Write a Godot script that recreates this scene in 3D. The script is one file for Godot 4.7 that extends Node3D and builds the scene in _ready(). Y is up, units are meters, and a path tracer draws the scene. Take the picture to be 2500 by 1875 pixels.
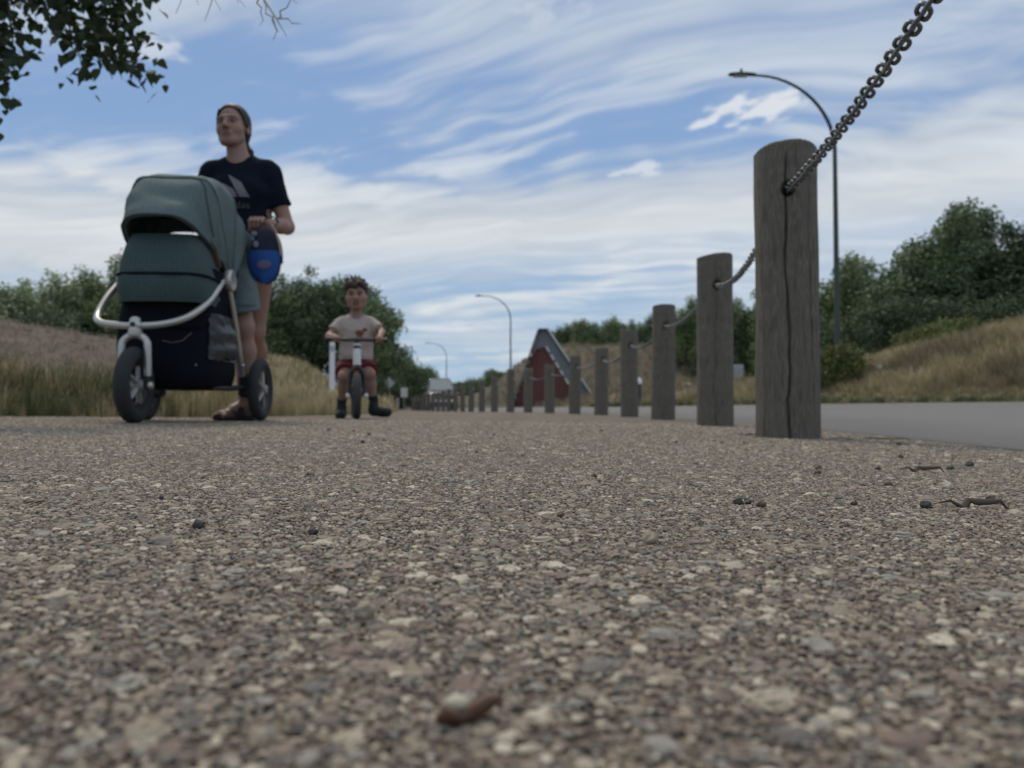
extends Node3D
# A path beside a road: chained timber posts, a woman with a pushchair and a child on a balance bike.

var M := {}
var taken := {}
var rng := RandomNumberGenerator.new()
var noise := FastNoiseLite.new()
const CAM_Y := 0.0775


# ---------------------------------------------------------------- mesh helpers
class Geo:
	var v := PackedVector3Array()
	var c := PackedColorArray()
	var idx := PackedInt32Array()
	var col := Color.WHITE

	func vert(p: Vector3) -> int:
		v.append(p)
		c.append(col)
		return v.size() - 1

	func tri(a: int, b: int, d: int) -> void:
		idx.append(a)
		idx.append(b)
		idx.append(d)

	func quad(a: int, b: int, d: int, e: int) -> void:
		tri(a, b, d)
		tri(a, d, e)

	func face(pts: Array) -> void:
		var s := v.size()
		for p in pts:
			vert(p)
		for i in range(1, pts.size() - 1):
			tri(s, s + i, s + i + 1)

	func loft(rings: Array, cap0 := true, cap1 := true, closed := true, wrap := false) -> void:
		var n: int = rings[0].size()
		var s := v.size()
		for r in rings:
			for p in r:
				vert(p)
		var m := rings.size()
		for i in (m if wrap else m - 1):
			var i2 := (i + 1) % m
			for j in (n if closed else n - 1):
				var j2 := (j + 1) % n
				quad(s + i * n + j, s + i * n + j2, s + i2 * n + j2, s + i2 * n + j)
		if cap0 and not wrap:
			var f := Array(rings[0])
			f.reverse()
			fan(f)
		if cap1 and not wrap:
			fan(Array(rings[m - 1]))

	func fan(pts: Array) -> void:
		var mid := Vector3.ZERO
		for p in pts:
			mid += p
		mid /= pts.size()
		var s := vert(mid)
		for p in pts:
			vert(p)
		for i in pts.size():
			tri(s, s + 1 + i, s + 1 + (i + 1) % pts.size())

	func ring_at(p: Vector3, t: Vector3, nn: Vector3, ra: float, rb: float, sides: int) -> PackedVector3Array:
		var b := t.cross(nn).normalized()
		var out := PackedVector3Array()
		for k in sides:
			var a := TAU * k / sides
			out.append(p + nn * cos(a) * ra + b * sin(a) * rb)
		return out

	func tube(pts: Array, radii, sides := 10, wrap := false, flat := 1.0) -> void:
		var rings := []
		var nn := Vector3.ZERO
		for i in pts.size():
			var a: Vector3 = pts[(i - 1 + pts.size()) % pts.size()] if (i > 0 or wrap) else pts[i]
			var b: Vector3 = pts[(i + 1) % pts.size()] if (i < pts.size() - 1 or wrap) else pts[i]
			var t := (b - a).normalized()
			if nn == Vector3.ZERO:
				nn = t.cross(Vector3.UP if absf(t.y) < 0.9 else Vector3.RIGHT).normalized()
			nn = (nn - t * nn.dot(t)).normalized()
			var r: float = radii[i] if radii is Array else radii
			rings.append(ring_at(pts[i], t, nn, r, r * flat, sides))
		loft(rings, true, true, true, wrap)

	func box(at: Vector3, size: Vector3, bev := 0.0, basis := Basis()) -> void:
		var h := size / 2.0
		bev = minf(bev, minf(h.x, minf(h.y, h.z)) * 0.9)
		var ax := [Vector3.RIGHT, Vector3.UP, Vector3.BACK]
		for i in 3:
			for s in [-1.0, 1.0]:
				var u: Vector3 = ax[(i + 1) % 3]
				var w: Vector3 = ax[(i + 2) % 3]
				var hu := h[(i + 1) % 3] - bev
				var hw := h[(i + 2) % 3] - bev
				var o: Vector3 = ax[i] * s * h[i]
				var q := [o - u * hu - w * hw, o + u * hu - w * hw, o + u * hu + w * hw, o - u * hu + w * hw]
				if s < 0:
					q.reverse()
				face(q.map(func(p): return at + basis * p))
		if bev <= 0.0:
			return
		for i in 3:
			var j := (i + 1) % 3
			var k := (i + 2) % 3
			for sj in [-1.0, 1.0]:
				for sk in [-1.0, 1.0]:
					var a: Vector3 = ax[j] * sj * h[j] + ax[k] * sk * (h[k] - bev)
					var b: Vector3 = ax[j] * sj * (h[j] - bev) + ax[k] * sk * h[k]
					var e: Vector3 = ax[i] * (h[i] - bev)
					var q := [a - e, a + e, b + e, b - e]
					if sj * sk > 0:
						q.reverse()
					face(q.map(func(p): return at + basis * p))
		for sx in [-1.0, 1.0]:
			for sy in [-1.0, 1.0]:
				for sz in [-1.0, 1.0]:
					var q := [Vector3(sx * h.x, sy * (h.y - bev), sz * (h.z - bev)), Vector3(sx * (h.x - bev), sy * h.y, sz * (h.z - bev)), Vector3(sx * (h.x - bev), sy * (h.y - bev), sz * h.z)]
					if sx * sy * sz < 0:
						q.reverse()
					face(q.map(func(p): return at + basis * p))

	func ball(at: Vector3, r: Vector3, nu := 16, nv := 10, basis := Basis()) -> void:
		var rings := []
		for i in range(1, nv):
			var a := PI * i / nv
			var ring := PackedVector3Array()
			for j in nu:
				var b := TAU * j / nu
				ring.append(at + basis * Vector3(r.x * sin(a) * cos(b), -r.y * cos(a), -r.z * sin(a) * sin(b)))
			rings.append(ring)
		var s := v.size()
		loft(rings, false, false)
		var lo := vert(at + basis * Vector3(0, -r.y, 0))
		var hi := vert(at + basis * Vector3(0, r.y, 0))
		for j in nu:
			tri(lo, s + (j + 1) % nu, s + j)
			tri(hi, s + (nv - 2) * nu + j, s + (nv - 2) * nu + (j + 1) % nu)

	func disc(at: Vector3, axis: Vector3, prof: Array, sides := 24) -> void:
		# a turned shape: prof holds [along, radius]
		var t := axis.normalized()
		var nn := t.cross(Vector3.UP if absf(t.y) < 0.9 else Vector3.RIGHT).normalized()
		var rings := []
		for p in prof:
			rings.append(ring_at(at + t * p[0], t, nn, p[1], p[1], sides))
		loft(rings)

	func mesh(mat: Material, colors := false, orient := true) -> ArrayMesh:
		var vol := 0.0
		var nrm := PackedVector3Array()
		nrm.resize(v.size())
		var out := PackedInt32Array()
		out.resize(idx.size())
		for i in range(0, idx.size(), 3):
			var a := v[idx[i]]
			var b := v[idx[i + 1]]
			var d := v[idx[i + 2]]
			vol += a.dot(b.cross(d))
		var flip := orient and vol < 0.0
		for i in range(0, idx.size(), 3):
			var ia := idx[i]
			var ib := idx[i + 2] if flip else idx[i + 1]
			var id := idx[i + 1] if flip else idx[i + 2]
			var n := (v[ib] - v[ia]).cross(v[id] - v[ia])
			nrm[ia] += n
			nrm[ib] += n
			nrm[id] += n
			out[i] = ia
			out[i + 1] = id
			out[i + 2] = ib
		for i in nrm.size():
			nrm[i] = nrm[i].normalized() if nrm[i].length_squared() > 0.0 else Vector3.UP
		var arr := []
		arr.resize(Mesh.ARRAY_MAX)
		arr[Mesh.ARRAY_VERTEX] = v
		arr[Mesh.ARRAY_NORMAL] = nrm
		if colors:
			arr[Mesh.ARRAY_COLOR] = c
		arr[Mesh.ARRAY_INDEX] = out
		var m := ArrayMesh.new()
		m.add_surface_from_arrays(Mesh.PRIMITIVE_TRIANGLES, arr)
		m.surface_set_material(0, mat)
		return m


# a field of distances on a grid, meshed as surface nets
class Field:
	var o: Vector3
	var h: float
	var nx: int
	var ny: int
	var nz: int
	var f := PackedFloat32Array()

	func _init(lo: Vector3, hi: Vector3, cell: float) -> void:
		o = lo
		h = cell
		nx = int((hi.x - lo.x) / cell) + 2
		ny = int((hi.y - lo.y) / cell) + 2
		nz = int((hi.z - lo.z) / cell) + 2
		f.resize(nx * ny * nz)
		f.fill(1000.0)

	func put(i: int, d: float, k: float, sub: bool) -> void:
		var a := f[i]
		if sub:
			var e := -d
			var g := maxf(k - absf(a - e), 0.0) / k
			f[i] = maxf(a, e) + g * g * k * 0.25
		else:
			var g := maxf(k - absf(a - d), 0.0) / k
			f[i] = minf(a, d) - g * g * k * 0.25

	func span(lo: Vector3, hi: Vector3) -> Array:
		return [maxi(0, int((lo.x - o.x) / h)), mini(nx - 1, int((hi.x - o.x) / h) + 1), maxi(0, int((lo.y - o.y) / h)), mini(ny - 1, int((hi.y - o.y) / h) + 1), maxi(0, int((lo.z - o.z) / h)), mini(nz - 1, int((hi.z - o.z) / h) + 1)]

	func cap(a: Vector3, b: Vector3, ra: float, rb: float, k := 0.02, sub := false) -> void:
		var m := maxf(ra, rb) + k + h * 3.0
		var e := Vector3(m, m, m)
		var s := span(a.min(b) - e, a.max(b) + e)
		var ba := b - a
		var l2 := maxf(ba.length_squared(), 1e-9)
		for z in range(s[4], s[5] + 1):
			for y in range(s[2], s[3] + 1):
				var i := (z * ny + y) * nx
				for x in range(s[0], s[1] + 1):
					var p := o + Vector3(x, y, z) * h - a
					var t := clampf(p.dot(ba) / l2, 0.0, 1.0)
					put(i + x, (p - ba * t).length() - ra - (rb - ra) * t, k, sub)

	func ell(at: Vector3, r: Vector3, k := 0.02, basis := Basis(), sub := false) -> void:
		var m := maxf(r.x, maxf(r.y, r.z)) + k + h * 3.0
		var e := Vector3(m, m, m)
		var s := span(at - e, at + e)
		var inv := basis.inverse()
		for z in range(s[4], s[5] + 1):
			for y in range(s[2], s[3] + 1):
				var i := (z * ny + y) * nx
				for x in range(s[0], s[1] + 1):
					var p := inv * (o + Vector3(x, y, z) * h - at)
					var q := p / r
					var k0 := q.length()
					var k1 := (q / r).length()
					put(i + x, k0 * (k0 - 1.0) / maxf(k1, 1e-6) if k0 > 1e-4 else -minf(r.x, minf(r.y, r.z)), k, sub)

	func clip(n: Vector3, at: Vector3) -> void:
		# keeps the side that n points away from
		for z in nz:
			for y in ny:
				var i := (z * ny + y) * nx
				for x in nx:
					if f[i + x] < 900.0:
						f[i + x] = maxf(f[i + x], (o + Vector3(x, y, z) * h - at).dot(n))

	func rough(ns: FastNoiseLite, amount: float) -> void:
		for z in nz:
			for y in ny:
				var i := (z * ny + y) * nx
				for x in nx:
					if f[i + x] < 0.05:
						f[i + x] += amount * ns.get_noise_3dv(o + Vector3(x, y, z) * h)

	func at(p: Vector3) -> float:
		var q := (p - o) / h
		var x := clampi(int(q.x), 0, nx - 2)
		var y := clampi(int(q.y), 0, ny - 2)
		var z := clampi(int(q.z), 0, nz - 2)
		var t := q - Vector3(x, y, z)
		var i := (z * ny + y) * nx + x
		var sy := nx
		var sz := nx * ny
		var a := lerpf(lerpf(f[i], f[i + 1], t.x), lerpf(f[i + sy], f[i + sy + 1], t.x), t.y)
		var b := lerpf(lerpf(f[i + sz], f[i + sz + 1], t.x), lerpf(f[i + sz + sy], f[i + sz + sy + 1], t.x), t.y)
		return lerpf(a, b, t.z)

	func into(g: Geo, paint = null) -> void:
		var where := PackedInt32Array()
		where.resize(f.size())
		where.fill(-1)
		var sy := nx
		var sz := nx * ny
		var offs := [0, 1, sy, sy + 1, sz, sz + 1, sz + sy, sz + sy + 1]
		var edges := [[0, 1], [2, 3], [4, 5], [6, 7], [0, 2], [1, 3], [4, 6], [5, 7], [0, 4], [1, 5], [2, 6], [3, 7]]
		var far := h * 2.5
		var vals := PackedFloat32Array()
		vals.resize(8)
		for z in nz - 1:
			for y in ny - 1:
				var i0 := (z * ny + y) * nx
				for x in nx - 1:
					var i := i0 + x
					if absf(f[i]) > far:
						continue
					var mask := 0
					for k in 8:
						vals[k] = f[i + offs[k]]
						if vals[k] < 0.0:
							mask |= 1 << k
					if mask == 0 or mask == 255:
						continue
					var sum := Vector3.ZERO
					var cnt := 0
					for e in edges:
						var a := vals[e[0]]
						var b := vals[e[1]]
						if (a < 0.0) == (b < 0.0):
							continue
						var t := a / (a - b)
						var pa := Vector3(e[0] & 1, (e[0] >> 1) & 1, e[0] >> 2)
						var pb := Vector3(e[1] & 1, (e[1] >> 1) & 1, e[1] >> 2)
						sum += pa.lerp(pb, t)
						cnt += 1
					var p := o + (Vector3(x, y, z) + sum / cnt) * h
					if paint != null:
						g.col = paint.call(p)
					where[i] = g.vert(p)
		for z in range(1, nz - 1):
			for y in range(1, ny - 1):
				var i0 := (z * ny + y) * nx
				for x in range(1, nx - 1):
					var i := i0 + x
					var a := f[i]
					if absf(a) > far:
						continue
					var neg := a < 0.0
					for ax in 3:
						var st: int = [1, sy, sz][ax]
						if (f[i + st] < 0.0) == neg:
							continue
						var u: int = [sy, sz, 1][ax]
						var w: int = [sz, 1, sy][ax]
						var q := [where[i], where[i - u], where[i - u - w], where[i - w]]
						if q.min() < 0:
							continue
						if neg:
							g.quad(q[0], q[1], q[2], q[3])
						else:
							g.quad(q[3], q[2], q[1], q[0])
		g.col = Color.WHITE


# ---------------------------------------------------------------- naming
func numbered(called: String) -> String:
	var k: int = taken.get(called, 0)
	taken[called] = k + 1
	return called if k == 0 else "%s_%03d" % [called, k]


func tag(o: Node3D, label: String, category: String, group := "") -> Node3D:
	o.set_meta("label", label)
	o.set_meta("category", category)
	if group:
		o.set_meta("group", group)
	return o


func thing(called: String, label: String, category: String, at: Vector3, turn := 0.0, group := "") -> Node3D:
	var o := Node3D.new()
	o.name = numbered(called)
	add_child(o)
	o.position = at
	o.rotation.y = turn
	return tag(o, label, category, group)


func part(called: String, m: Mesh, parent: Node3D, label := "") -> MeshInstance3D:
	var o := MeshInstance3D.new()
	o.name = numbered(called) if parent == self else called
	o.mesh = m
	parent.add_child(o, true)
	if label:
		o.set_meta("label", label)
	return o


func structure(called: String, m: Mesh) -> MeshInstance3D:
	var o := part(called, m, self)
	o.set_meta("kind", "structure")
	return o


func many(called: String, m: Mesh, where: Array, colors: Array, parent: Node3D) -> MultiMeshInstance3D:
	var mm := MultiMesh.new()
	mm.transform_format = MultiMesh.TRANSFORM_3D
	mm.use_colors = colors.size() > 0
	mm.mesh = m
	mm.instance_count = where.size()
	for i in where.size():
		mm.set_instance_transform(i, where[i])
		if colors:
			mm.set_instance_color(i, colors[i])
	var o := MultiMeshInstance3D.new()
	o.multimesh = mm
	o.name = numbered(called) if parent == self else called
	parent.add_child(o, true)
	return o


func lin(r: float, g: float, b: float) -> Color:
	return Color(r, g, b).linear_to_srgb()


func mat(name_: String, albedo: Color, rough := 0.8, metal := 0.0) -> StandardMaterial3D:
	var m := StandardMaterial3D.new()
	m.resource_name = name_
	m.albedo_color = albedo
	m.roughness = rough
	m.metallic = metal
	M[name_] = m
	return m


func noise_tex(freq: float, size: int, ramp: Array, type := FastNoiseLite.TYPE_SIMPLEX_SMOOTH, oct := 5, sd := 1, cell := -1) -> NoiseTexture2D:
	var n := FastNoiseLite.new()
	n.noise_type = type
	n.frequency = freq
	n.seed = sd
	n.fractal_octaves = oct
	n.fractal_type = FastNoiseLite.FRACTAL_FBM if oct > 1 else FastNoiseLite.FRACTAL_NONE
	if cell >= 0:
		n.cellular_return_type = cell
	var t := NoiseTexture2D.new()
	t.width = size
	t.height = size
	t.seamless = true
	t.noise = n
	if ramp:
		var g := Gradient.new()
		var offs := PackedFloat32Array()
		var cols := PackedColorArray()
		for r in ramp:
			offs.append(r[0])
			cols.append(r[1])
		g.offsets = offs
		g.colors = cols
		t.color_ramp = g
	return t


func triplanar(m: StandardMaterial3D, scale_: Vector3, tex: Texture2D, bump: Texture2D = null, height := 0.0, in_world := false) -> void:
	m.uv1_triplanar = true
	m.uv1_world_triplanar = in_world
	m.uv1_scale = scale_
	if tex:
		m.albedo_texture = tex
	if bump:
		m.heightmap_enabled = true
		m.heightmap_texture = bump
		m.heightmap_scale = height
# ---------------------------------------------------------------- the lie of the land
# the row of posts runs along a slow bend: distance ahead -> sideways
var ROW_Z := [-12.0, 0.0, 2.34, 4.03, 6.15, 8.1, 10.2, 12.2, 14.2, 16.1, 18.0, 20.0, 22.0, 24.3, 26.6, 29.0, 31.2, 33.5, 35.8, 38.0, 40.3, 42.6, 45.0, 47.3, 50.0, 52.5, 71.0, 120.0, 200.0, 430.0]
var ROW_X := [-1.75, 0.4, 0.845, 1.07, 1.215, 1.245, 1.19, 1.0, 0.7, 0.34, -0.04, -0.46, -0.87, -1.3, -1.72, -2.16, -2.58, -3.01, -3.46, -3.92, -4.38, -4.86, -5.34, -5.82, -6.34, -6.82, -10.6, -21.0, -38.0, -84.0]
var EDGE_Z := [-12.0, 0.0, 4.24, 7.1, 10.0, 20.0, 430.0]
var EDGE_U := [-5.2, -4.7, -3.95, -3.15, -2.95, -2.9, -2.9]


func table(zs: Array, xs: Array, z: float) -> float:
	var i := 0
	while i < zs.size() - 2 and z > zs[i + 1]:
		i += 1
	var t: float = clampf((z - zs[i]) / (zs[i + 1] - zs[i]), 0.0, 1.0)
	var m0: float = (xs[i + 1] - xs[maxi(i - 1, 0)]) / (zs[i + 1] - zs[maxi(i - 1, 0)])
	var m1: float = (xs[mini(i + 2, xs.size() - 1)] - xs[i]) / (zs[mini(i + 2, zs.size() - 1)] - zs[i])
	var h: float = zs[i + 1] - zs[i]
	var t2 := t * t
	var t3 := t2 * t
	return (2 * t3 - 3 * t2 + 1) * xs[i] + (t3 - 2 * t2 + t) * h * m0 + (-2 * t3 + 3 * t2) * xs[i + 1] + (t3 - t2) * h * m1


func row_x(z: float) -> float:
	return table(ROW_Z, ROW_X, z)


func edge_u(z: float) -> float:
	return table(EDGE_Z, EDGE_U, z)


const ROAD0 := 0.42
const ROAD1 := 8.2


func path_y(x: float, z: float) -> float:
	var far := smoothstep(3.8, 6.0, z)
	var k := lerpf(lerpf(0.011, 0.004, far), lerpf(0.0155, 0.0125, far), smoothstep(-0.4, 0.4, x))
	return -k * clampf(x, -6.0, 3.0) - 0.09 * smoothstep(9.0, 42.0, z)


func land_y(x: float, z: float) -> float:
	# height of whatever one stands on at x, z ahead
	var rx := row_x(z)
	var u := x - rx
	var ul := edge_u(z)
	if u <= ROAD0 and u >= ul:
		return path_y(x, z)
	if u > ROAD0 and u <= ROAD1:
		return path_y(rx + ROAD0, z) - 0.022 * smoothstep(0.0, 0.25, u - ROAD0) + 0.03 * (u - ROAD0)
	if u < ul:
		var v := ul - u
		var base := path_y(rx + ul, z)
		var w := smoothstep(12.0, 25.0, z) * (1.0 - 0.75 * smoothstep(38.0, 62.0, z))
		var hill := 1.45 * smoothstep(0.45, 3.0, v) + 0.155 * maxf(0.0, minf(v, 30.0) - 3.0)
		var bumpy := 0.12 * noise.get_noise_2d(x * 6.0, z * 6.0) * smoothstep(0.3, 2.0, v)
		return base + w * hill + 0.05 * smoothstep(0.0, 0.7, v) + bumpy + 0.012 * maxf(0.0, z - 70.0)
	var v := u - ROAD1
	var base := path_y(rx + ROAD0, z) - 0.022 + 0.03 * (ROAD1 - ROAD0)
	var near := 2.05 * smoothstep(0.6, 7.4, v) * lerpf(1.0, 0.55, smoothstep(20.0, 30.0, z))
	var mesa := 0.0
	if z > 50.0:
		var top := lerpf(1.2, 6.3, smoothstep(-7.0, 6.5, x)) * (1.0 - 0.6 * smoothstep(110.0, 180.0, z))
		mesa = maxf(0.0, top - near) * smoothstep(61.0, 80.0, z) * smoothstep(0.5, 4.5, v)
	var bumpy := 0.14 * noise.get_noise_2d(x * 6.0, z * 6.0) * smoothstep(0.4, 2.0, v)
	return base + 0.03 * smoothstep(0.0, 0.2, v) + near + mesa + bumpy + 0.012 * maxf(0.0, z - 70.0)


func on_land(x: float, z: float) -> Vector3:
	return Vector3(x, land_y(x, z), -z)


# ---------------------------------------------------------------- sky
func fbm(n: FastNoiseLite, p: Vector3) -> float:
	return n.get_noise_3dv(p)


var cirrus := FastNoiseLite.new()
var fine := FastNoiseLite.new()
const CLOUDLETS := [[17.3, 20.6, 3.4, 0.95, 0.9], [9.3, 17.2, 1.9, 0.55, 0.7], [2.4, 27.6, 2.8, 0.7, 0.3], [-26.5, 23.3, 3.0, 0.8, 0.6], [25.0, 28.2, 2.2, 0.45, 0.6], [-62.0, 21.0, 3.0, 0.7, 0.8], [74.0, 24.0, 2.6, 0.6, 0.8], [140.0, 20.0, 3.0, 0.7, 0.8], [-130.0, 26.0, 2.4, 0.6, 0.7]]


const SKY_TURN := 1.2   # keeps the picture's own seam behind the camera's side


func sky_at(d: Vector3) -> Vector3:
	var e := rad_to_deg(asin(clampf(d.y, -1.0, 1.0)))
	var ar := atan2(d.x, -d.z)
	var a := rad_to_deg(ar)
	var stops := [[0.0, Vector3(0.36, 0.50, 0.635)], [7.0, Vector3(0.29, 0.445, 0.64)], [12.0, Vector3(0.26, 0.405, 0.625)], [19.0, Vector3(0.205, 0.345, 0.60)], [28.0, Vector3(0.19, 0.32, 0.575)], [90.0, Vector3(0.12, 0.22, 0.46)]]
	var c: Vector3 = stops[0][1]
	for i in stops.size() - 1:
		if e >= stops[i][0]:
			c = stops[i][1].lerp(stops[i + 1][1], clampf((e - stops[i][0]) / (stops[i + 1][0] - stops[i][0]), 0.0, 1.0))
	if e < 0.0:
		return c
	var p := Vector3(d.x, 0.0, d.z) / (d.y + 0.16)
	# streaks drawn out along one wind direction
	var q := Vector3(p.x * 0.55 + p.z * 0.15, 0.0, p.z * 1.9 - p.x * 0.40)
	var warp := Vector3(fbm(fine, p * 0.6), 0.0, fbm(fine, p * 0.6 + Vector3(40, 0, 9)))
	var n1 := fbm(cirrus, q * 0.55 + warp * 0.7)
	var n2 := fbm(cirrus, q * 1.5 + warp * 1.2 + Vector3(13, 5, 2))
	var n3 := fbm(fine, Vector3(q.x * 2.6, 0.0, q.z * 5.5) + warp * 2.4)
	var side := sin(ar)
	var high := smoothstep(21.0, 26.0, e + 3.0 * side + 2.5 * absf(side) + 2.5 * smoothstep(0.15, 0.5, side) + 4.0 * n1 + 2.5 * n2)
	var bias := -0.06 + 0.46 * high + 0.10 * smoothstep(-0.1, -0.55, side) * smoothstep(23.0, 19.5, e)
	var streak := smoothstep(-0.22, 0.62, n1 * 0.5 + n2 * 0.55 + n3 * 0.34 + bias)
	# the long bank
	var ec := 13.9 + 1.9 * side + 0.6 * sin(ar * 3.0 + 0.6) + 0.9 * n1
	var top := ec + 3.5 + 1.5 * n2 + 1.7 * n3
	var bot := ec - 3.7 + 1.6 * n2 + 0.8 * n3
	var curl := 0.5 * sin(deg_to_rad(a) * 62.0) * exp(-pow((a - 3.2) / 3.2, 2.0))
	var bank := smoothstep(top + 1.1, top - 1.9, e + curl) * smoothstep(bot - 1.6, bot + 2.6, e)
	bank *= 0.93 + 0.16 * n2
	# thin low bars
	var n4 := fbm(cirrus, Vector3(side * 1.5, e * 0.20 + side * 0.5, cos(ar) * 1.5)) + 0.25 * n3 * smoothstep(5.0, 12.0, e)
	var low := smoothstep(-0.25, 0.6, n4 + 0.08) * smoothstep(1.0, 6.0, e) * smoothstep(13.0, 9.5, e) * 0.62
	var wisp := 0.42 * smoothstep(0.05, 0.65, n2 + n3 * 0.7 + 0.1)
	var veil := 0.10 + 0.24 * smoothstep(22.5, 27.0, e + 3.0 * side) + wisp * smoothstep(12.0, 17.0, e) + 0.30 * smoothstep(28.0, 60.0, e)
	var dens := 1.0 - (1.0 - streak * 0.84) * (1.0 - clampf(bank, 0.0, 1.0) * 0.95) * (1.0 - low) * (1.0 - minf(veil, 0.9))
	var shade := clampf(0.98 + 0.13 * n2 + 0.12 * n3, 0.82, 1.14)
	var cloud := Vector3(0.500, 0.568, 0.665).lerp(Vector3(0.655, 0.685, 0.705), smoothstep(20.0, 12.5, e)).lerp(Vector3(0.66, 0.70, 0.74), smoothstep(32.0, 55.0, e)) * shade
	c = c.lerp(cloud, clampf(dens, 0.0, 1.0))
	for k in CLOUDLETS:
		var da := fposmod(a - k[0] + 180.0, 360.0) - 180.0
		var de: float = e - k[1] - 0.09 * da
		var g := exp(-pow(da / k[2], 2.0) - pow(de / k[3], 2.0))
		if g > 0.02:
			var torn := fbm(fine, Vector3(da * 0.42 - de * 0.3, de * 1.3, k[0]))
			g = smoothstep(0.22, 1.0, g * 1.05 + 1.5 * torn * smoothstep(0.0, 0.35, g)) * k[4]
			c = c.lerp(Vector3(0.70, 0.73, 0.77), g)
	return c


func make_sky() -> PanoramaSkyMaterial:
	cirrus.seed = 11
	cirrus.noise_type = FastNoiseLite.TYPE_SIMPLEX_SMOOTH
	cirrus.frequency = 1.0
	cirrus.fractal_octaves = 4
	cirrus.fractal_gain = 0.5
	fine.seed = 5
	fine.noise_type = FastNoiseLite.TYPE_SIMPLEX_SMOOTH
	fine.frequency = 1.0
	fine.fractal_octaves = 4
	var im := sky_block(512, 256, 0, 0, 512, 256)
	im.resize(3072, 1536, Image.INTERPOLATE_CUBIC)
	# the same sky worked out more finely where it is looked at
	var x0 := int(3072.0 * SKY_TURN / TAU) - 400
	var y0 := 768 - 300
	var sharp := sky_block(3072, 1536, x0, y0, 800, 300)
	im.blit_rect(sharp, Rect2i(0, 0, 800, 300), Vector2i(x0, y0))
	var m := PanoramaSkyMaterial.new()
	m.panorama = ImageTexture.create_from_image(im)
	return m


func sky_block(w: int, h: int, x0: int, y0: int, bw: int, bh: int) -> Image:
	var data := PackedFloat32Array()
	data.resize(bw * bh * 3)
	var i := 0
	for y in bh:
		var el := PI / 2.0 - PI * (y0 + y + 0.5) / h
		var ce := cos(el)
		var se := sin(el)
		for x in bw:
			var az := TAU * (x0 + x + 0.5) / w - SKY_TURN
			var c := sky_at(Vector3(sin(az) * ce, se, -cos(az) * ce)) if se > -0.02 else Vector3(0.30, 0.40, 0.5)
			data[i] = c.x
			data[i + 1] = c.y
			data[i + 2] = c.z
			i += 3
	return Image.create_from_data(bw, bh, false, Image.FORMAT_RGBF, data.to_byte_array())


func setup_view() -> void:
	var cam := Camera3D.new()
	cam.name = "camera"
	add_child(cam)
	cam.position = Vector3(0, CAM_Y, 0)
	cam.rotation.x = deg_to_rad(1.822)
	cam.fov = 53.4
	cam.near = 0.02
	cam.far = 1200.0
	var lens := CameraAttributesPhysical.new()
	lens.frustum_focal_length = 23.87
	lens.frustum_near = 0.02
	lens.frustum_far = 1200.0
	lens.frustum_focus_distance = 0.62
	lens.exposure_aperture = 8.6
	cam.attributes = lens
	cam.make_current()
	var env := Environment.new()
	env.background_mode = Environment.BG_SKY
	var sky := Sky.new()
	sky.sky_material = make_sky()
	env.sky = sky
	env.sky_rotation = Vector3(0, SKY_TURN, 0)
	env.tonemap_mode = Environment.TONE_MAPPER_LINEAR
	env.tonemap_exposure = 1.06
	env.sdfgi_enabled = true
	env.ssao_enabled = true
	env.ssil_enabled = true
	var we := WorldEnvironment.new()
	we.name = "environment"
	we.environment = env
	add_child(we)
	var sun := DirectionalLight3D.new()
	sun.name = "sun"
	sun.light_energy = 0.5
	sun.light_color = Color(1.0, 0.95, 0.86)
	sun.light_angular_distance = 12.0
	sun.shadow_enabled = true
	add_child(sun)
	# high and ahead of the camera, a little to the left
	sun.look_at_from_position(Vector3(-18, 60, -38), Vector3.ZERO)
# ---------------------------------------------------------------- ground, path, road
func land_color(u: float, ul: float, x: float, z: float) -> Color:
	var n := noise.get_noise_2d(x * 9.0, z * 9.0)
	var n2 := noise.get_noise_2d(x * 40.0 + 70.0, z * 40.0)
	var dry := Color(0.235, 0.185, 0.115)
	var tan_ := Color(0.29, 0.225, 0.125)
	var mown := Color(0.185, 0.15, 0.12)
	var green := Color(0.105, 0.125, 0.05)
	var c := dry.lerp(tan_, clampf(0.5 + n * 1.6, 0.0, 1.0))
	if u < ul:
		var v := ul - u
		c = c.lerp(mown, smoothstep(3.0, 7.0, v) * 0.8)
		c = c.lerp(green, smoothstep(12.0, 4.5, z) * 0.65)
	else:
		var v := u - ROAD1
		c = c.lerp(green, smoothstep(1.7, 0.4, v + n * 0.8) * 0.85)
		c = c.lerp(mown, smoothstep(40.0, 60.0, z) * (0.35 + 0.5 * smoothstep(-0.15, 0.2, n)))
		c = c.lerp(green, smoothstep(45.0, 58.0, z) * smoothstep(0.02, 0.25, n2 + n * 0.5) * 0.55)
	return c * clampf(1.0 + n2 * 0.5, 0.7, 1.3)


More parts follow.
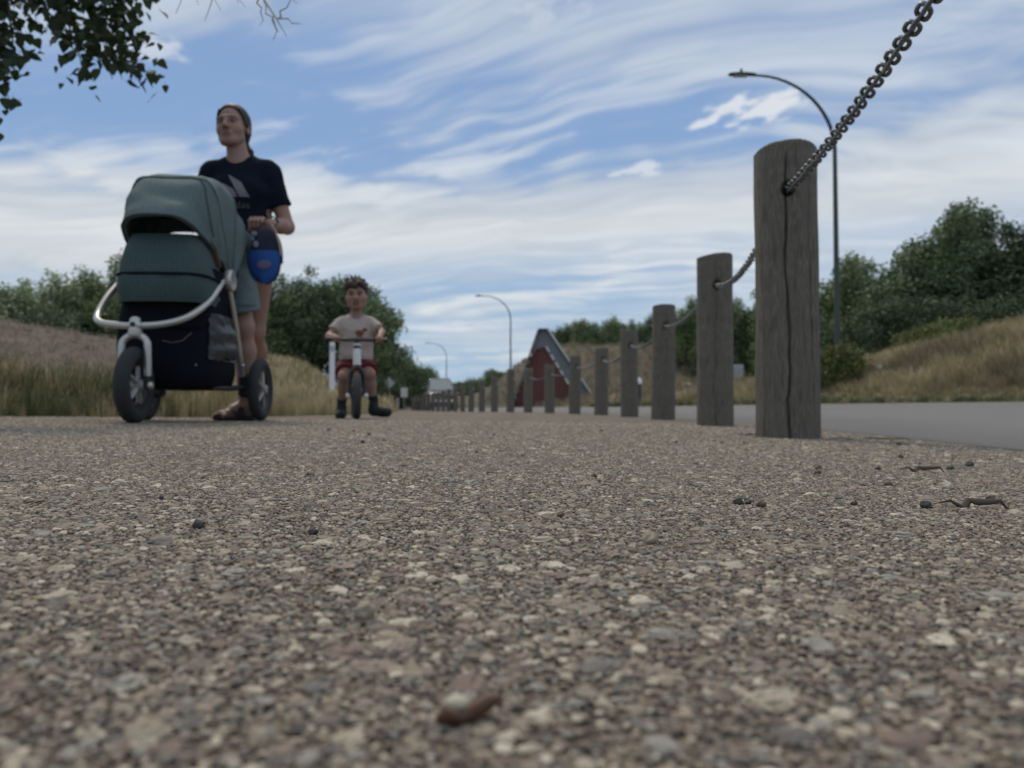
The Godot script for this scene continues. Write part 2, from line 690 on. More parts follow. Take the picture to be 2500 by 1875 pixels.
func build_ground() -> void:
	var zs := []
	var z := -12.0
	while z < 430.0:
		zs.append(z)
		z += 0.6 if z < 34.0 else maxf(0.6, (z - 30.0) * 0.07 + 0.4)
	zs.append(430.0)
	var off := [0.0, 0.12, 0.3, 0.5, 0.75, 1.0, 1.4, 1.8, 2.3, 2.8, 3.3, 3.9, 4.5, 5.2, 6.0, 6.8, 7.6, 8.5, 9.5, 11.0, 12.5, 14.0, 16.0, 18.0, 21.0, 25.0, 30.0, 38.0, 50.0, 70.0, 100.0, 150.0, 220.0, 320.0]
	var g := Geo.new()
	var per := off.size() * 2 + 3
	for zz in zs:
		var rx := row_x(zz)
		var ul := edge_u(zz)
		var us := []
		for i in range(off.size() - 1, -1, -1):
			us.append(ul - off[i])
		us.append(ul + 0.02)
		us.append(ROAD0)
		us.append(ROAD1 - 0.02)
		for o in off:
			us.append(ROAD1 + o)
		for i in us.size():
			var u: float = us[i]
			var x: float = rx + u
			var under := i >= off.size() and i <= off.size() + 2
			g.col = land_color(u, ul, x, zz)
			g.vert(Vector3(x, land_y(x, zz) - (0.15 if under else 0.0), -zz))
	for r in zs.size() - 1:
		for i in per - 1:
			g.quad(r * per + i, r * per + i + 1, (r + 1) * per + i + 1, (r + 1) * per + i)
	var m := mat("ground", Color.WHITE, 0.95)
	m.vertex_color_use_as_albedo = true
	triplanar(m, Vector3.ONE * 0.7, noise_tex(0.02, 512, [[0.0, Color(0.55, 0.55, 0.55)], [0.5, Color(0.85, 0.85, 0.85)], [1.0, Color(1, 1, 1)]], FastNoiseLite.TYPE_SIMPLEX_SMOOTH, 6, 3), noise_tex(0.04, 512, [], FastNoiseLite.TYPE_SIMPLEX_SMOOTH, 5, 4), 6.0, true)
	structure("ground", g.mesh(m, true, false))

	# the road: asphalt, paler and more worn where wheels run
	var rg := Geo.new()
	var rus := [ROAD0, ROAD0 + 0.12, ROAD0 + 0.25, 0.9, 1.3, 1.7, 2.1, 2.6, 3.1, 3.7, 4.3, 4.9, 5.4, 5.9, 6.4, 6.9, 7.4, 7.8, ROAD1]
	for zz in zs:
		for i in rus.size():
			var x: float = row_x(zz) + rus[i]
			var worn := 0.72 + 0.28 * smoothstep(0.5, 2.2, rus[i]) - 0.12 * smoothstep(6.8, 8.2, rus[i]) + 0.22 * noise.get_noise_2d(rus[i] * 45.0, zz * 12.0)
			rg.col = Color(worn, worn, worn)
			rg.vert(Vector3(x, land_y(x - (0.0 if i else -0.001), zz), -zz))
	for r in zs.size() - 1:
		for i in rus.size() - 1:
			var k := r * rus.size() + i
			rg.quad(k, k + 1, k + rus.size() + 1, k + rus.size())
	var rm := mat("asphalt", lin(0.30, 0.285, 0.275), 0.86)
	triplanar(rm, Vector3.ONE * 0.9, noise_tex(0.16, 1024, [[0.0, Color(0.3, 0.3, 0.31)], [0.42, Color(0.72, 0.72, 0.72)], [0.62, Color(0.9, 0.9, 0.89)], [1.0, Color(1, 1, 1)]], FastNoiseLite.TYPE_SIMPLEX, 6, 8), noise_tex(0.2, 512, [], FastNoiseLite.TYPE_SIMPLEX, 3, 9), 0.5, true)
	rm.vertex_color_use_as_albedo = true
	structure("road", rg.mesh(rm, true, false))

	# the path: pebbles set in mortar
	var pg := Geo.new()
	var pzs := []
	z = -6.0
	while z < 430.0:
		pzs.append(z)
		z += 0.15 if z < 6.0 else (0.6 if z < 34.0 else (z - 30.0) * 0.07 + 0.4)
	var fr := []
	for i in 33:
		fr.append(i / 32.0)
	for zz in pzs:
		var rx := row_x(zz)
		var ul := edge_u(zz)
		for t in fr:
			var x: float = rx + lerpf(ul, ROAD0, t)
			var y := path_y(x, zz) - 0.0009 * smoothstep(6.0, 4.0, zz)
			pg.vert(Vector3(x, y, -zz))
	for r in pzs.size() - 1:
		for i in 32:
			var k := r * 33 + i
			pg.quad(k, k + 1, k + 34, k + 33)
	var pm := mat("path", lin(0.74, 0.685, 0.63), 0.9)
	var stones := [[0.0, Color(0.30, 0.27, 0.25)], [0.2, Color(0.45, 0.41, 0.38)], [0.4, Color(0.62, 0.57, 0.51)], [0.55, Color(0.50, 0.44, 0.41)], [0.7, Color(0.72, 0.67, 0.58)], [0.85, Color(0.55, 0.53, 0.52)], [1.0, Color(0.80, 0.76, 0.68)]]
	triplanar(pm, Vector3.ONE * 1.1, noise_tex(0.11, 1024, stones, FastNoiseLite.TYPE_CELLULAR, 1, 21, FastNoiseLite.RETURN_CELL_VALUE), noise_tex(0.11, 1024, [], FastNoiseLite.TYPE_CELLULAR, 1, 21, FastNoiseLite.RETURN_DISTANCE), -0.5, true)
	var big := noise_tex(0.012, 512, [[0.0, Color(0.72, 0.70, 0.68)], [0.5, Color(0.9, 0.9, 0.9)], [1.0, Color(1, 1, 1)]], FastNoiseLite.TYPE_SIMPLEX_SMOOTH, 5, 33)
	pm.detail_enabled = true
	pm.detail_albedo = big
	pm.detail_blend_mode = BaseMaterial3D.BLEND_MODE_MUL
	pm.detail_uv_layer = BaseMaterial3D.DETAIL_UV_2
	pm.uv2_triplanar = true
	pm.uv2_world_triplanar = true
	pm.uv2_scale = Vector3.ONE * 0.55
	var path := structure("path", pg.mesh(pm, false, false))
	lay_aggregate(path)


const STONE_TONES := [[0.437, 0.36, 0.276], [0.545, 0.48, 0.385], [0.316, 0.253, 0.206], [0.232, 0.181, 0.153], [0.72, 0.654, 0.539], [0.243, 0.23, 0.213], [0.353, 0.283, 0.241], [0.158, 0.144, 0.137], [0.39, 0.374, 0.336], [0.268, 0.199, 0.165], [0.34, 0.295, 0.241], [0.377, 0.325, 0.254]]


func stone_mesh(sd: int, flat: float, detail := 8) -> Geo:
	var g := Geo.new()
	g.ball(Vector3.ZERO, Vector3.ONE, detail, int(detail * 0.75))
	var n := FastNoiseLite.new()
	n.seed = sd
	n.frequency = 0.75
	for i in g.v.size():
		var p := g.v[i]
		var s := 1.0 + 0.62 * n.get_noise_3dv(p * 1.5) + 0.3 * n.get_noise_3dv(p * 4.0)
		p *= s
		# a worn facet or two
		var cut := Vector3(sin(sd * 1.7), 0.5, cos(sd * 2.3)).normalized()
		var over := p.dot(cut) - 0.72
		if over > 0.0:
			p -= cut * over * 0.8
		g.v[i] = p * Vector3(1.0, flat, 0.8)
	return g


func faceted(g: Geo) -> Geo:
	var out := Geo.new()
	for i in range(0, g.idx.size(), 3):
		out.face([g.v[g.idx[i]], g.v[g.idx[i + 1]], g.v[g.idx[i + 2]]])
	return out


func lay_aggregate(path: Node3D) -> void:
	rng.seed = 77
	var speckle := noise_tex(0.09, 256, [[0.0, Color(0.62, 0.60, 0.57)], [0.45, Color(0.84, 0.83, 0.81)], [0.6, Color(1, 0.99, 0.97)], [1.0, Color(0.74, 0.72, 0.70)]], FastNoiseLite.TYPE_SIMPLEX, 5, 27)
	var m := mat("pebble", Color.WHITE, 0.85)
	m.vertex_color_use_as_albedo = true
	triplanar(m, Vector3.ONE * 0.55, speckle)
	var kinds := []
	for k in 4:
		kinds.append(faceted(stone_mesh(k + 3, 0.30, 8)).mesh(m))
	var where := [[], [], [], []]
	var cols := [[], [], [], []]
	var big := []   # [how large it shows, transform, tone, kind]
	var z := 0.075
	while z < 4.6:
		var pitch := 0.0035 + 0.0021 * z
		var wide := 0.72 * z + (0.5 if z < 2.0 else 0.25)
		var x := -wide
		while x < wide:
			var px := x + rng.randf_range(-0.5, 0.5) * pitch
			var pz := z + rng.randf_range(-0.5, 0.5) * pitch
			x += pitch
			var patch := noise.get_noise_2d(px * 260.0, pz * 260.0)
			if rng.randf() < 0.10 + 0.25 * maxf(0.0, patch):
				continue
			if px > row_x(pz) + ROAD0 - 0.04:
				break
			var s := pitch * (0.33 + 0.52 * pow(rng.randf(), 2.2))
			if rng.randf() < 0.05:
				s *= rng.randf_range(1.6, 3.0)
			s = minf(s, 0.0095)
			var y := path_y(px, pz)
			y += s * rng.randf_range(-0.17, 0.02)
			var b := Basis.from_euler(Vector3(rng.randf_range(-0.12, 0.12), rng.randf() * TAU, rng.randf_range(-0.12, 0.12))).scaled(Vector3.ONE * s)
			var k := rng.randi() % 4
			var tone: Array = STONE_TONES[rng.randi() % STONE_TONES.size()]
			var l := rng.randf_range(0.72, 1.12)
			var t := Transform3D(b, Vector3(px, y, -pz))
			if pz < 0.75 and absf(px) < 0.68 * pz + 0.01 and s > 0.003:
				big.append([s / pz, t, rng.randi() % 12, k])
			else:
				where[k].append(t)
				cols[k].append(Color(tone[0] * l, tone[1] * l, tone[2] * l))
		z += pitch
	# finer grit between the stones
	var grit := faceted(stone_mesh(12, 0.5, 5)).mesh(m)
	var gw := []
	var gc := []
	z = 0.08
	while z < 3.4:
		var pitch := 0.0024 + 0.0019 * z
		var wide := 0.72 * z + (0.4 if z < 1.6 else 0.15)
		var x := -wide
		while x < wide:
			var px := x + rng.randf_range(-0.6, 0.6) * pitch
			var pz := z + rng.randf_range(-0.6, 0.6) * pitch
			x += pitch
			if px > row_x(pz) + ROAD0 - 0.04:
				break
			var s := pitch * rng.randf_range(0.25, 0.55)
			var tone: Array = STONE_TONES[rng.randi() % STONE_TONES.size()]
			var l := rng.randf_range(0.55, 1.15)
			gw.append(Transform3D(Basis(Vector3.UP, rng.randf() * TAU).scaled(Vector3.ONE * s), Vector3(px, path_y(px, pz) + s * rng.randf_range(-0.2, 0.25), -pz)))
			gc.append(Color(tone[0] * l, tone[1] * l, tone[2] * l))
		z += pitch
	many("grit", grit, gw, gc, path).set_meta("kind", "stuff")
	big.sort_custom(func(a, b): return a[0] > b[0])
	var tones := []
	for t in STONE_TONES:
		var sm := mat("pebble_tone", lin(t[0] * 0.95, t[1] * 0.95, t[2] * 0.95), 0.75)
		triplanar(sm, Vector3.ONE * 0.55, speckle)
		tones.append(sm)
	var smooth := []
	for k in 4:
		smooth.append(faceted(stone_mesh(k + 3, 0.30, 12)).mesh(null))
	for i in big.size():
		var b: Array = big[i]
		if i < 296:
			var o := part("pebble", smooth[b[3]], path)
			o.material_override = tones[b[2]]
			o.transform = b[1]
		else:
			var t: Array = STONE_TONES[b[2]]
			where[b[3]].append(b[1])
			cols[b[3]].append(Color(t[0], t[1], t[2]) * 0.95)
	for k in 4:
		many("aggregate", kinds[k], where[k], cols[k], path).set_meta("kind", "stuff")


var M_grain: NoiseTexture2D


# loose stones, twigs and scraps that lie on the path
func scatter_debris() -> void:
	rng.seed = 9
	var darks := mat("dark_stone", lin(0.055, 0.052, 0.052), 0.7)
	var browns := mat("brown_stone", lin(0.13, 0.085, 0.06), 0.75)
	var tans := mat("tan_stone", lin(0.32, 0.27, 0.20), 0.8)
	var pales := mat("pale_stone", lin(0.48, 0.44, 0.36), 0.8)
	var meshes := [stone_mesh(31, 0.75, 14), stone_mesh(32, 0.62, 14), stone_mesh(35, 0.85, 14)]
	var kinds := {"dark": darks, "brown": browns, "tan": tans, "pale": pales}
	# [x, z, half width in metres, tone, label]
	var named := [
		[0.08, 0.446, 0.0075, "tan", "rounded tan pebble lying loose in front of the path centre, beside a tiny dark scrap"],
		[0.035, 0.55, 0.0042, "brown", "small rust brown pebble behind a pale flat stone mid path"],
		[0.188, 0.638, 0.0062, "dark", "charcoal pebble in a little cluster left of the near post's foot line"],
		[0.197, 0.641, 0.0042, "dark", "smaller dark chip touching the charcoal pebble in the little cluster"],
		[0.203, 0.624, 0.0065, "brown", "reddish brown pebble at the right end of the little cluster"],
		[0.289, 0.647, 0.0045, "dark", "small black stone in front of the tan chip on the right"],
		[0.294, 0.69, 0.0058, "tan", "tan chip with a shadowed hollow on the right half of the path"],
		[0.342, 0.634, 0.0068, "dark", "grey rounded pebble beside a flat dark scrap near the right edge"],
		[0.402, 0.818, 0.0068, "brown", "brown pebble right of the path's centre, level with pale chips"],
		[0.456, 0.802, 0.0085, "pale", "pale tan lump of stone near the right edge of the path"],
		[0.434, 0.696, 0.0060, "brown", "flat reddish pebble at the far right of the path"],
		[-0.197, 0.482, 0.0060, "dark", "black pebble on the left half of the path"],
		[-0.12, 0.463, 0.0048, "dark", "dark pebble left of centre beside a tan flat stone"],
		[-0.285, 0.624, 0.0040, "dark", "little dark stone on the left, farther off than the black pebble"],
		[0.69, 1.155, 0.0090, "dark", "black loose stone toward the road in front of the curled dark scrap"],
		[0.616, 1.077, 0.0070, "dark", "small dark stone left of the curled dark scrap"],
		[0.42, 1.05, 0.0075, "brown", "ochre brown pebble on the open path left of the near post"],
		[0.387, 0.97, 0.0062, "brown", "second ochre brown pebble just nearer than the first"],
		[-0.054, 0.282, 0.0090, "tan", "blurred tan round pebble close to the lens on the left of centre"],
	]
	for e in named:
		var s: float = e[2] * (0.68 if e[1] > 0.3 else 0.5)
		var o := part("loose_pebble", meshes[rng.randi() % 3].mesh(null), self)
		o.material_override = kinds[e[3]]
		o.position = Vector3(e[0], path_y(e[0], e[1]) + s * 0.55, -e[1])
		o.rotation = Vector3(rng.randf_range(-0.3, 0.3), rng.randf() * TAU, rng.randf_range(-0.3, 0.3))
		o.scale = Vector3.ONE * s
		tag(o, e[4], "pebble")
	var loose := []
	for i in 46:
		var z := rng.randf_range(0.75, 2.9)
		var x := rng.randf_range(-0.3, 0.75) * z + 0.12
		if x > row_x(z) + 0.3 or Vector2(x - row_x(2.34), z - 2.34).length() < 0.16:
			continue
		var s := rng.randf_range(0.0025, 0.0065)
		var dark := rng.randf() < 0.6
		var o := part("loose_pebble", meshes[i % 3].mesh(null), self)
		o.material_override = darks if dark else browns
		o.position = Vector3(x, path_y(x, z) + s * 0.45, -z)
		o.rotation = Vector3(0.2, rng.randf() * TAU, 0.1)
		o.scale = Vector3.ONE * s
		loose.append([z, o, dark])
	loose.sort_custom(func(p, q): return p[0] < q[0])
	var nth := ["nearest", "second nearest", "third nearest", "fourth nearest", "fifth nearest", "sixth nearest", "seventh nearest", "eighth nearest", "ninth nearest", "tenth nearest", "eleventh nearest", "twelfth nearest"]
	var seen := {true: 0, false: 0}
	var total := {true: 0, false: 0}
	for l in loose:
		total[l[2]] += 1
	for l in loose:
		var k: int = seen[l[2]]
		seen[l[2]] += 1
		var back: int = total[l[2]] - 1 - k
		var where: String = nth[k] + " of its colour" if k < 12 else ("farthest of its colour" if back == 0 else nth[back].replace("nearest", "farthest") + " of its colour")
		tag(l[1], "loose %s stone before the posts, %s" % ["dark grey" if l[2] else "brown", where], "pebble", "dark loose stones" if l[2] else "brown loose stones")
	# the curled scrap and flat scraps of bark
	var bark := mat("bark_scrap", lin(0.06, 0.045, 0.035), 0.9)
	for e in [[0.553, 1.036, 0.03, "dark curled scrap of bark lying on the path toward the road"], [0.385, 0.642, 0.026, "flat dark strip of bark beside the grey rounded pebble"], [1.06, 2.26, 0.11, "long dark twig lying in the dust right of the near post's foot"], [0.77, 2.5, 0.03, "small dry clod left of the near post's foot"]]:
		var g := Geo.new()
		var pts := []
		for k in 9:
			var t := k / 8.0 - 0.5
			pts.append(Vector3(t * 2.0 * e[2], 0.004 + 0.005 * sin(k * 1.7) * sin(k * 0.6), 0.25 * e[2] * sin(k * 1.1)))
		g.tube(pts, [0.001, 0.002, 0.003, 0.0034, 0.003, 0.0034, 0.0028, 0.002, 0.001], 7, false, 0.6)
		var o := part("bark_scrap", g.mesh(bark), self)
		o.position = on_land(e[0], e[1])
		o.rotation.y = rng.randf_range(-0.25, 0.25)
		tag(o, e[3], "bark")
	# the blurred seed husk right in front of the lens
	var husk := thing("seed_husk", "brown seed husk with a pale tuft lying close to the lens", "husk", Vector3(-0.0115, path_y(0, 0.19), -0.19))
	var g1 := Geo.new()
	g1.tube([Vector3(-0.0085, 0.002, 0.001), Vector3(-0.005, 0.0042, 0.0015), Vector3(-0.001, 0.0032, 0.002), Vector3(0.002, 0.0042, 0.0), Vector3(0.007, 0.0068, -0.002), Vector3(0.0115, 0.0075, -0.004)], [0.0012, 0.0036, 0.0022, 0.0032, 0.003, 0.0008], 10)
	part("shell", g1.mesh(mat("husk_brown", lin(0.075, 0.03, 0.012), 0.6)), husk)
	husk.scale = Vector3(0.8, 0.72, 0.8)
	var g2 := Geo.new()
	g2.ball(Vector3(-0.0025, 0.0068, -0.001), Vector3(0.0042, 0.0026, 0.003), 12, 8)
	part("tuft", g2.mesh(mat("husk_tuft", lin(0.5, 0.45, 0.35), 0.95)), husk)
# ---------------------------------------------------------------- posts and chains
func post_mesh(h: float, r: float, sd: int, sides: int, rows: int, crack: float, hole_y: float, m: Material) -> ArrayMesh:
	# crack and hole look toward +Z
	var n := FastNoiseLite.new()
	n.seed = sd
	n.frequency = 1.0
	n.fractal_octaves = 3
	var g := Geo.new()
	var rings := []
	var lean := Vector2(n.get_noise_1d(3.1), n.get_noise_1d(9.7)) * 0.05
	var tilt := Vector2(0.06 * n.get_noise_1d(20.0), 0.05 * n.get_noise_1d(31.0)) * 1.1
	for k in rows + 4:
		var t := minf(1.0, float(k) / rows)
		var y := -0.12 + (h + 0.12) * t
		var inset := 0.0
		if k == rows:
			y -= 0.006
		if k > rows:
			inset = [0.006, 0.35, 0.75][k - rows - 1]
		var ring := PackedVector3Array()
		for j in sides:
			var a := TAU * j / sides
			var dx := cos(a)
			var dz := sin(a)
			var e := r * (1.0 + (0.06 if sd == 1 else 0.04) * n.get_noise_3d(dx * 0.9, y * 1.2, dz * 0.9) + 0.016 * n.get_noise_3d(dx * 7.0, y * 2.2, dz * 9.0) + 0.006 * n.get_noise_3d(dx * 26.0, y * 5.0, dz * 26.0))
			e *= 1.0 + 0.03 * (1.0 - t)
			# drying cracks that run down the grain
			if crack > 0.0:
				for q in ([[PI / 2 + 0.06, 1.0, 0.0], [PI / 2 - 0.72, 0.35, 4.0], [PI / 2 + 0.85, 0.3, 8.0], [PI / 2 - 2.4, 0.6, 12.0], [PI / 2 + 2.2, 0.5, 16.0]]):
					var ca: float = q[0] + 0.16 * n.get_noise_2d(y * 1.5, q[2]) + 0.06 * n.get_noise_2d(y * 6.0, q[2] + 2.0)
					var da := wrapf(a - ca, -PI, PI) * r
					var wide := 0.0027 + 0.002 * n.get_noise_2d(y * 4.0, q[2] + 6.0)
					var on := smoothstep(-0.35, 0.15, n.get_noise_2d(y * 1.3, q[2] + 20.0)) if q[1] < 0.9 else smoothstep(0.985, 0.93, t)
					e -= crack * q[1] * on * exp(-pow(da / wide, 2.0))
			var px := dx * e
			var pz := dz * e
			if inset > 0.0:
				var f := 1.0 - (inset / r if inset < 0.1 else inset)
				px *= f
				pz *= f
			if hole_y > 0.0 and inset == 0.0 and absf(y - hole_y) < 0.06 and absf(dx) < 0.5:
				var dd := Vector2(px, (y - hole_y) * 0.9).length()
				var deep := 0.06 * smoothstep(0.024, 0.012, dd)
				var flat := Vector2(px, pz).length()
				var s := (flat - deep) / flat
				px *= s
				pz *= s
			ring.append(Vector3(px + lean.x * y, y + (tilt.x * px + tilt.y * pz) / r * (1.0 if t >= 1.0 else 0.0) * 0.35 + (0.0025 * n.get_noise_2d(px * 300.0, pz * 300.0) if inset > 0 else 0.0), pz + lean.y * y))
		# ring order must run counter-clockwise about +Y
		ring.reverse()
		rings.append(ring)
	g.loft(rings, false, true)
	return g.mesh(m)


func link_mesh(m: Material, n := 26, sides := 8) -> ArrayMesh:
	var pts := []
	var rc := 0.0108
	var half := 0.0056
	for k in n:
		var a := TAU * k / n
		pts.append(Vector3(cos(a) * rc + half * signf(cos(a)) * minf(1.0, absf(cos(a)) * 3.0), sin(a) * rc, 0.0))
	var g := Geo.new()
	g.tube(pts, 0.0038, sides, true)
	return g.mesh(m)


func hang_chain(o: Node3D, a: Vector3, b: Vector3, sag: float, single: bool, link: Mesh) -> void:
	var pts := []
	var run := 0.0
	var n := 160
	for i in n + 1:
		var t := float(i) / n
		pts.append(a.lerp(b, t) - Vector3.UP * sag * 4.0 * t * (1.0 - t))
		if i:
			run += pts[i].distance_to(pts[i - 1])
	var count := int(run / 0.0252)
	var step := run / count
	var at := step * 0.5
	var walked := 0.0
	var k := 0
	var where := []
	for i in n:
		var len_: float = pts[i].distance_to(pts[i + 1])
		while k < count and at <= walked + len_ + 1e-6:
			var p: Vector3 = pts[i].lerp(pts[i + 1], (at - walked) / len_)
			var t: Vector3 = (pts[i + 1] - pts[i]).normalized()
			var up := Vector3.UP
			var side := t.cross(up).normalized()
			up = side.cross(t)
			var roll := (PI / 4.0 if k % 2 == 0 else -PI / 4.0) + 0.16 * sin(k * 2.3) + 0.1 * sin(k * 0.37) + 0.17
			var y := up * cos(roll) + side * sin(roll)
			where.append(Transform3D(Basis(t, y, t.cross(y)), p - o.position))
			at += step
			k += 1
		walked += len_
	if single:
		for w in where:
			var l := part("link", link, o)
			l.transform = w
	else:
		many("links", link, where, [], o).set_meta("kind", "stuff")


func build_fence() -> void:
	var wood := mat("weathered_timber", lin(0.70, 0.685, 0.64), 0.92)
	triplanar(wood, Vector3(9.0, 0.75, 9.0), noise_tex(0.018, 512, [[0.0, lin(0.09, 0.08, 0.07)], [0.38, lin(0.19, 0.175, 0.155)], [0.52, lin(0.28, 0.26, 0.23)], [0.62, lin(0.15, 0.135, 0.115)], [1.0, lin(0.38, 0.36, 0.32)]], FastNoiseLite.TYPE_SIMPLEX_SMOOTH, 6, 51), noise_tex(0.03, 512, [], FastNoiseLite.TYPE_SIMPLEX_SMOOTH, 6, 52), 0.35)
	var steel := mat("galvanised_chain", lin(0.24, 0.25, 0.25), 0.42, 0.75)
	triplanar(steel, Vector3.ONE * 60.0, M_grain)
	var link := link_mesh(steel)
	var coarse := link_mesh(steel, 12, 5)
	var bolt := mat("bright_steel", lin(0.6, 0.6, 0.6), 0.3, 0.9)
	var hts := [0.885, 0.90, 0.915, 0.925, 0.905, 0.92, 0.90, 0.93, 1.01, 0.93, 0.91, 0.92, 0.90, 0.93, 0.91, 0.92, 0.90, 0.91, 0.93, 0.92, 0.90, 0.92, 0.91, 0.92]
	var ords := ["", "second", "third", "fourth", "fifth", "sixth", "seventh", "eighth", "ninth", "tenth", "eleventh", "twelfth", "thirteenth", "fourteenth", "fifteenth", "sixteenth", "seventeenth", "eighteenth", "nineteenth", "twentieth", "twenty-first", "twenty-second", "twenty-third", "last"]
	var proto := []
	for k in 3:
		proto.append(post_mesh(0.9, 0.092, 40 + k, 56, 44, 0.004, 0.735, wood))
	var places := []
	for i in 24:
		var z: float = ROW_Z[i + 2]
		places.append(on_land(row_x(z), z))
	for i in 24:
		var p: Vector3 = places[i]
		var lab := "nearest and tallest looking grey timber post, with a long dark crack down its face"
		if i == 23:
			lab = "last grey timber post at the far end of the chained row"
		elif i == 8:
			lab = "ninth grey timber post from the camera, a little taller than its neighbours"
		elif i > 0:
			lab = "%s grey timber post from the camera in the chained row" % ords[i]
		var o := thing("timber_post", lab, "post", p, 0.0, "timber posts along the path")
		# the hole looks back along the row toward the next nearer post
		var nearer: Vector3 = places[i - 1] if i else Vector3(0.37, p.y, 0.0)
		var d := nearer - p
		if i == 0:
			d = Vector3(-0.62, 0, 2.34)
		o.rotation.y = atan2(d.x, d.z)
		var m: Mesh = post_mesh(hts[0], 0.0905, 1, 250, 210, 0.016, 0.745, wood) if i == 0 else (post_mesh(hts[1], 0.092, 2, 120, 100, 0.010, 0.735, wood) if i == 1 else proto[i % 3])
		var body := part("shaft", m, o)
		if i > 1:
			body.scale.y = hts[i] / 0.9
		if i < 10:
			var g := Geo.new()
			g.disc(Vector3(0.004, 0.745 if i == 0 else 0.735 * hts[i] / 0.9, 0.076), Vector3(0, 0, 1), [[0.0, 0.007], [0.014, 0.007], [0.016, 0.005]], 12)
			part("eye_bolt", g.mesh(bolt), o)
	# chains hang from post to post; the first runs on past the camera
	for i in 23:
		var from: Vector3
		var to: Vector3
		if i == 0:
			var d0 := Vector3(-0.62, 0, 2.34).normalized()
			from = places[0] + d0 * 0.07 + Vector3.UP * 0.745
			to = Vector3(0.41, 0.742, -0.02)
		else:
			var d: Vector3 = (places[i - 1] as Vector3) - (places[i] as Vector3)
			d.y = 0
			d = d.normalized()
			var dn: float = 0.735 * hts[i] / 0.9
			from = places[i] + d * 0.075 + Vector3.UP * dn
			to = places[i - 1] - d * 0.085 + Vector3.UP * (0.735 if i > 1 else 0.75)
		var lab := "dark steel chain rising from the nearest post to the top edge of the picture"
		if i > 0:
			lab = "steel chain sagging between the nearest post and the second post" if i == 1 else "steel chain sagging between the %s and %s posts from the camera" % [ords[i - 1], ords[i]]
		var o := thing("chain", lab, "chain", from, 0.0, "chains between the timber posts")
		hang_chain(o, from, to, 0.068 if i == 0 else 0.075 + 0.012 * sin(i * 2.1), i < 2, link if i < 3 else coarse)
# ---------------------------------------------------------------- grass, bushes, trees
func tuft(blades: int, tall: float, spread: float, thick: float, lean: float, sd: int, m: Material) -> ArrayMesh:
	var r := RandomNumberGenerator.new()
	r.seed = sd
	var g := Geo.new()
	for b in blades:
		var a := r.randf() * TAU
		var base := Vector3(cos(a), 0, sin(a)) * spread * sqrt(r.randf())
		var dir := Vector3(cos(a + r.randf_range(-1, 1)), 0, sin(a + r.randf_range(-1, 1)))
		var side := dir.cross(Vector3.UP).rotated(Vector3.UP, r.randf_range(-0.8, 0.8)) * thick
		var h := tall * r.randf_range(0.5, 1.0)
		var l := lean * r.randf_range(0.2, 1.0) * h
		var p1 := base + Vector3.UP * h * 0.45 + dir * l * 0.22
		var p2 := base + Vector3.UP * h * 0.8 + dir * l * 0.62
		var p3 := base + Vector3.UP * h * r.randf_range(0.86, 1.0) + dir * l * 1.1
		var s := r.randf_range(0.75, 1.15)
		g.col = Color(s, s, s)
		var i := g.vert(base - side)
		g.vert(base + side)
		g.vert(p1 - side * 0.9)
		g.vert(p1 + side * 0.9)
		g.vert(p2 - side * 0.6)
		g.vert(p2 + side * 0.6)
		g.vert(p3)
		g.quad(i, i + 1, i + 3, i + 2)
		g.quad(i + 2, i + 3, i + 5, i + 4)
		g.tri(i + 4, i + 5, i + 6)
	return g.mesh(m, true, false)


func leaf_clump(leaves: int, size: float, radius: float, sd: int, m: Material) -> ArrayMesh:
	var r := RandomNumberGenerator.new()
	r.seed = sd
	var g := Geo.new()
	for k in leaves:
		var p := Vector3(r.randfn(), r.randfn(), r.randfn()).normalized() * radius * pow(r.randf(), 0.45)
		var b := Basis.from_euler(Vector3(r.randf_range(-1.2, 1.2), r.randf() * TAU, r.randf_range(-1.2, 1.2)))
		var s := size * r.randf_range(0.6, 1.15)
		var i := g.vert(p + b * Vector3(0, 0, -0.5) * s)
		g.vert(p + b * Vector3(0.38, 0.07, -0.05) * s)
		g.vert(p + b * Vector3(0, 0, 0.62) * s)
		g.vert(p + b * Vector3(-0.38, 0.07, -0.05) * s)
		g.tri(i, i + 1, i + 2)
		g.tri(i, i + 2, i + 3)
	return g.mesh(m, false, false)


var clumps := []
var bark_mat: StandardMaterial3D


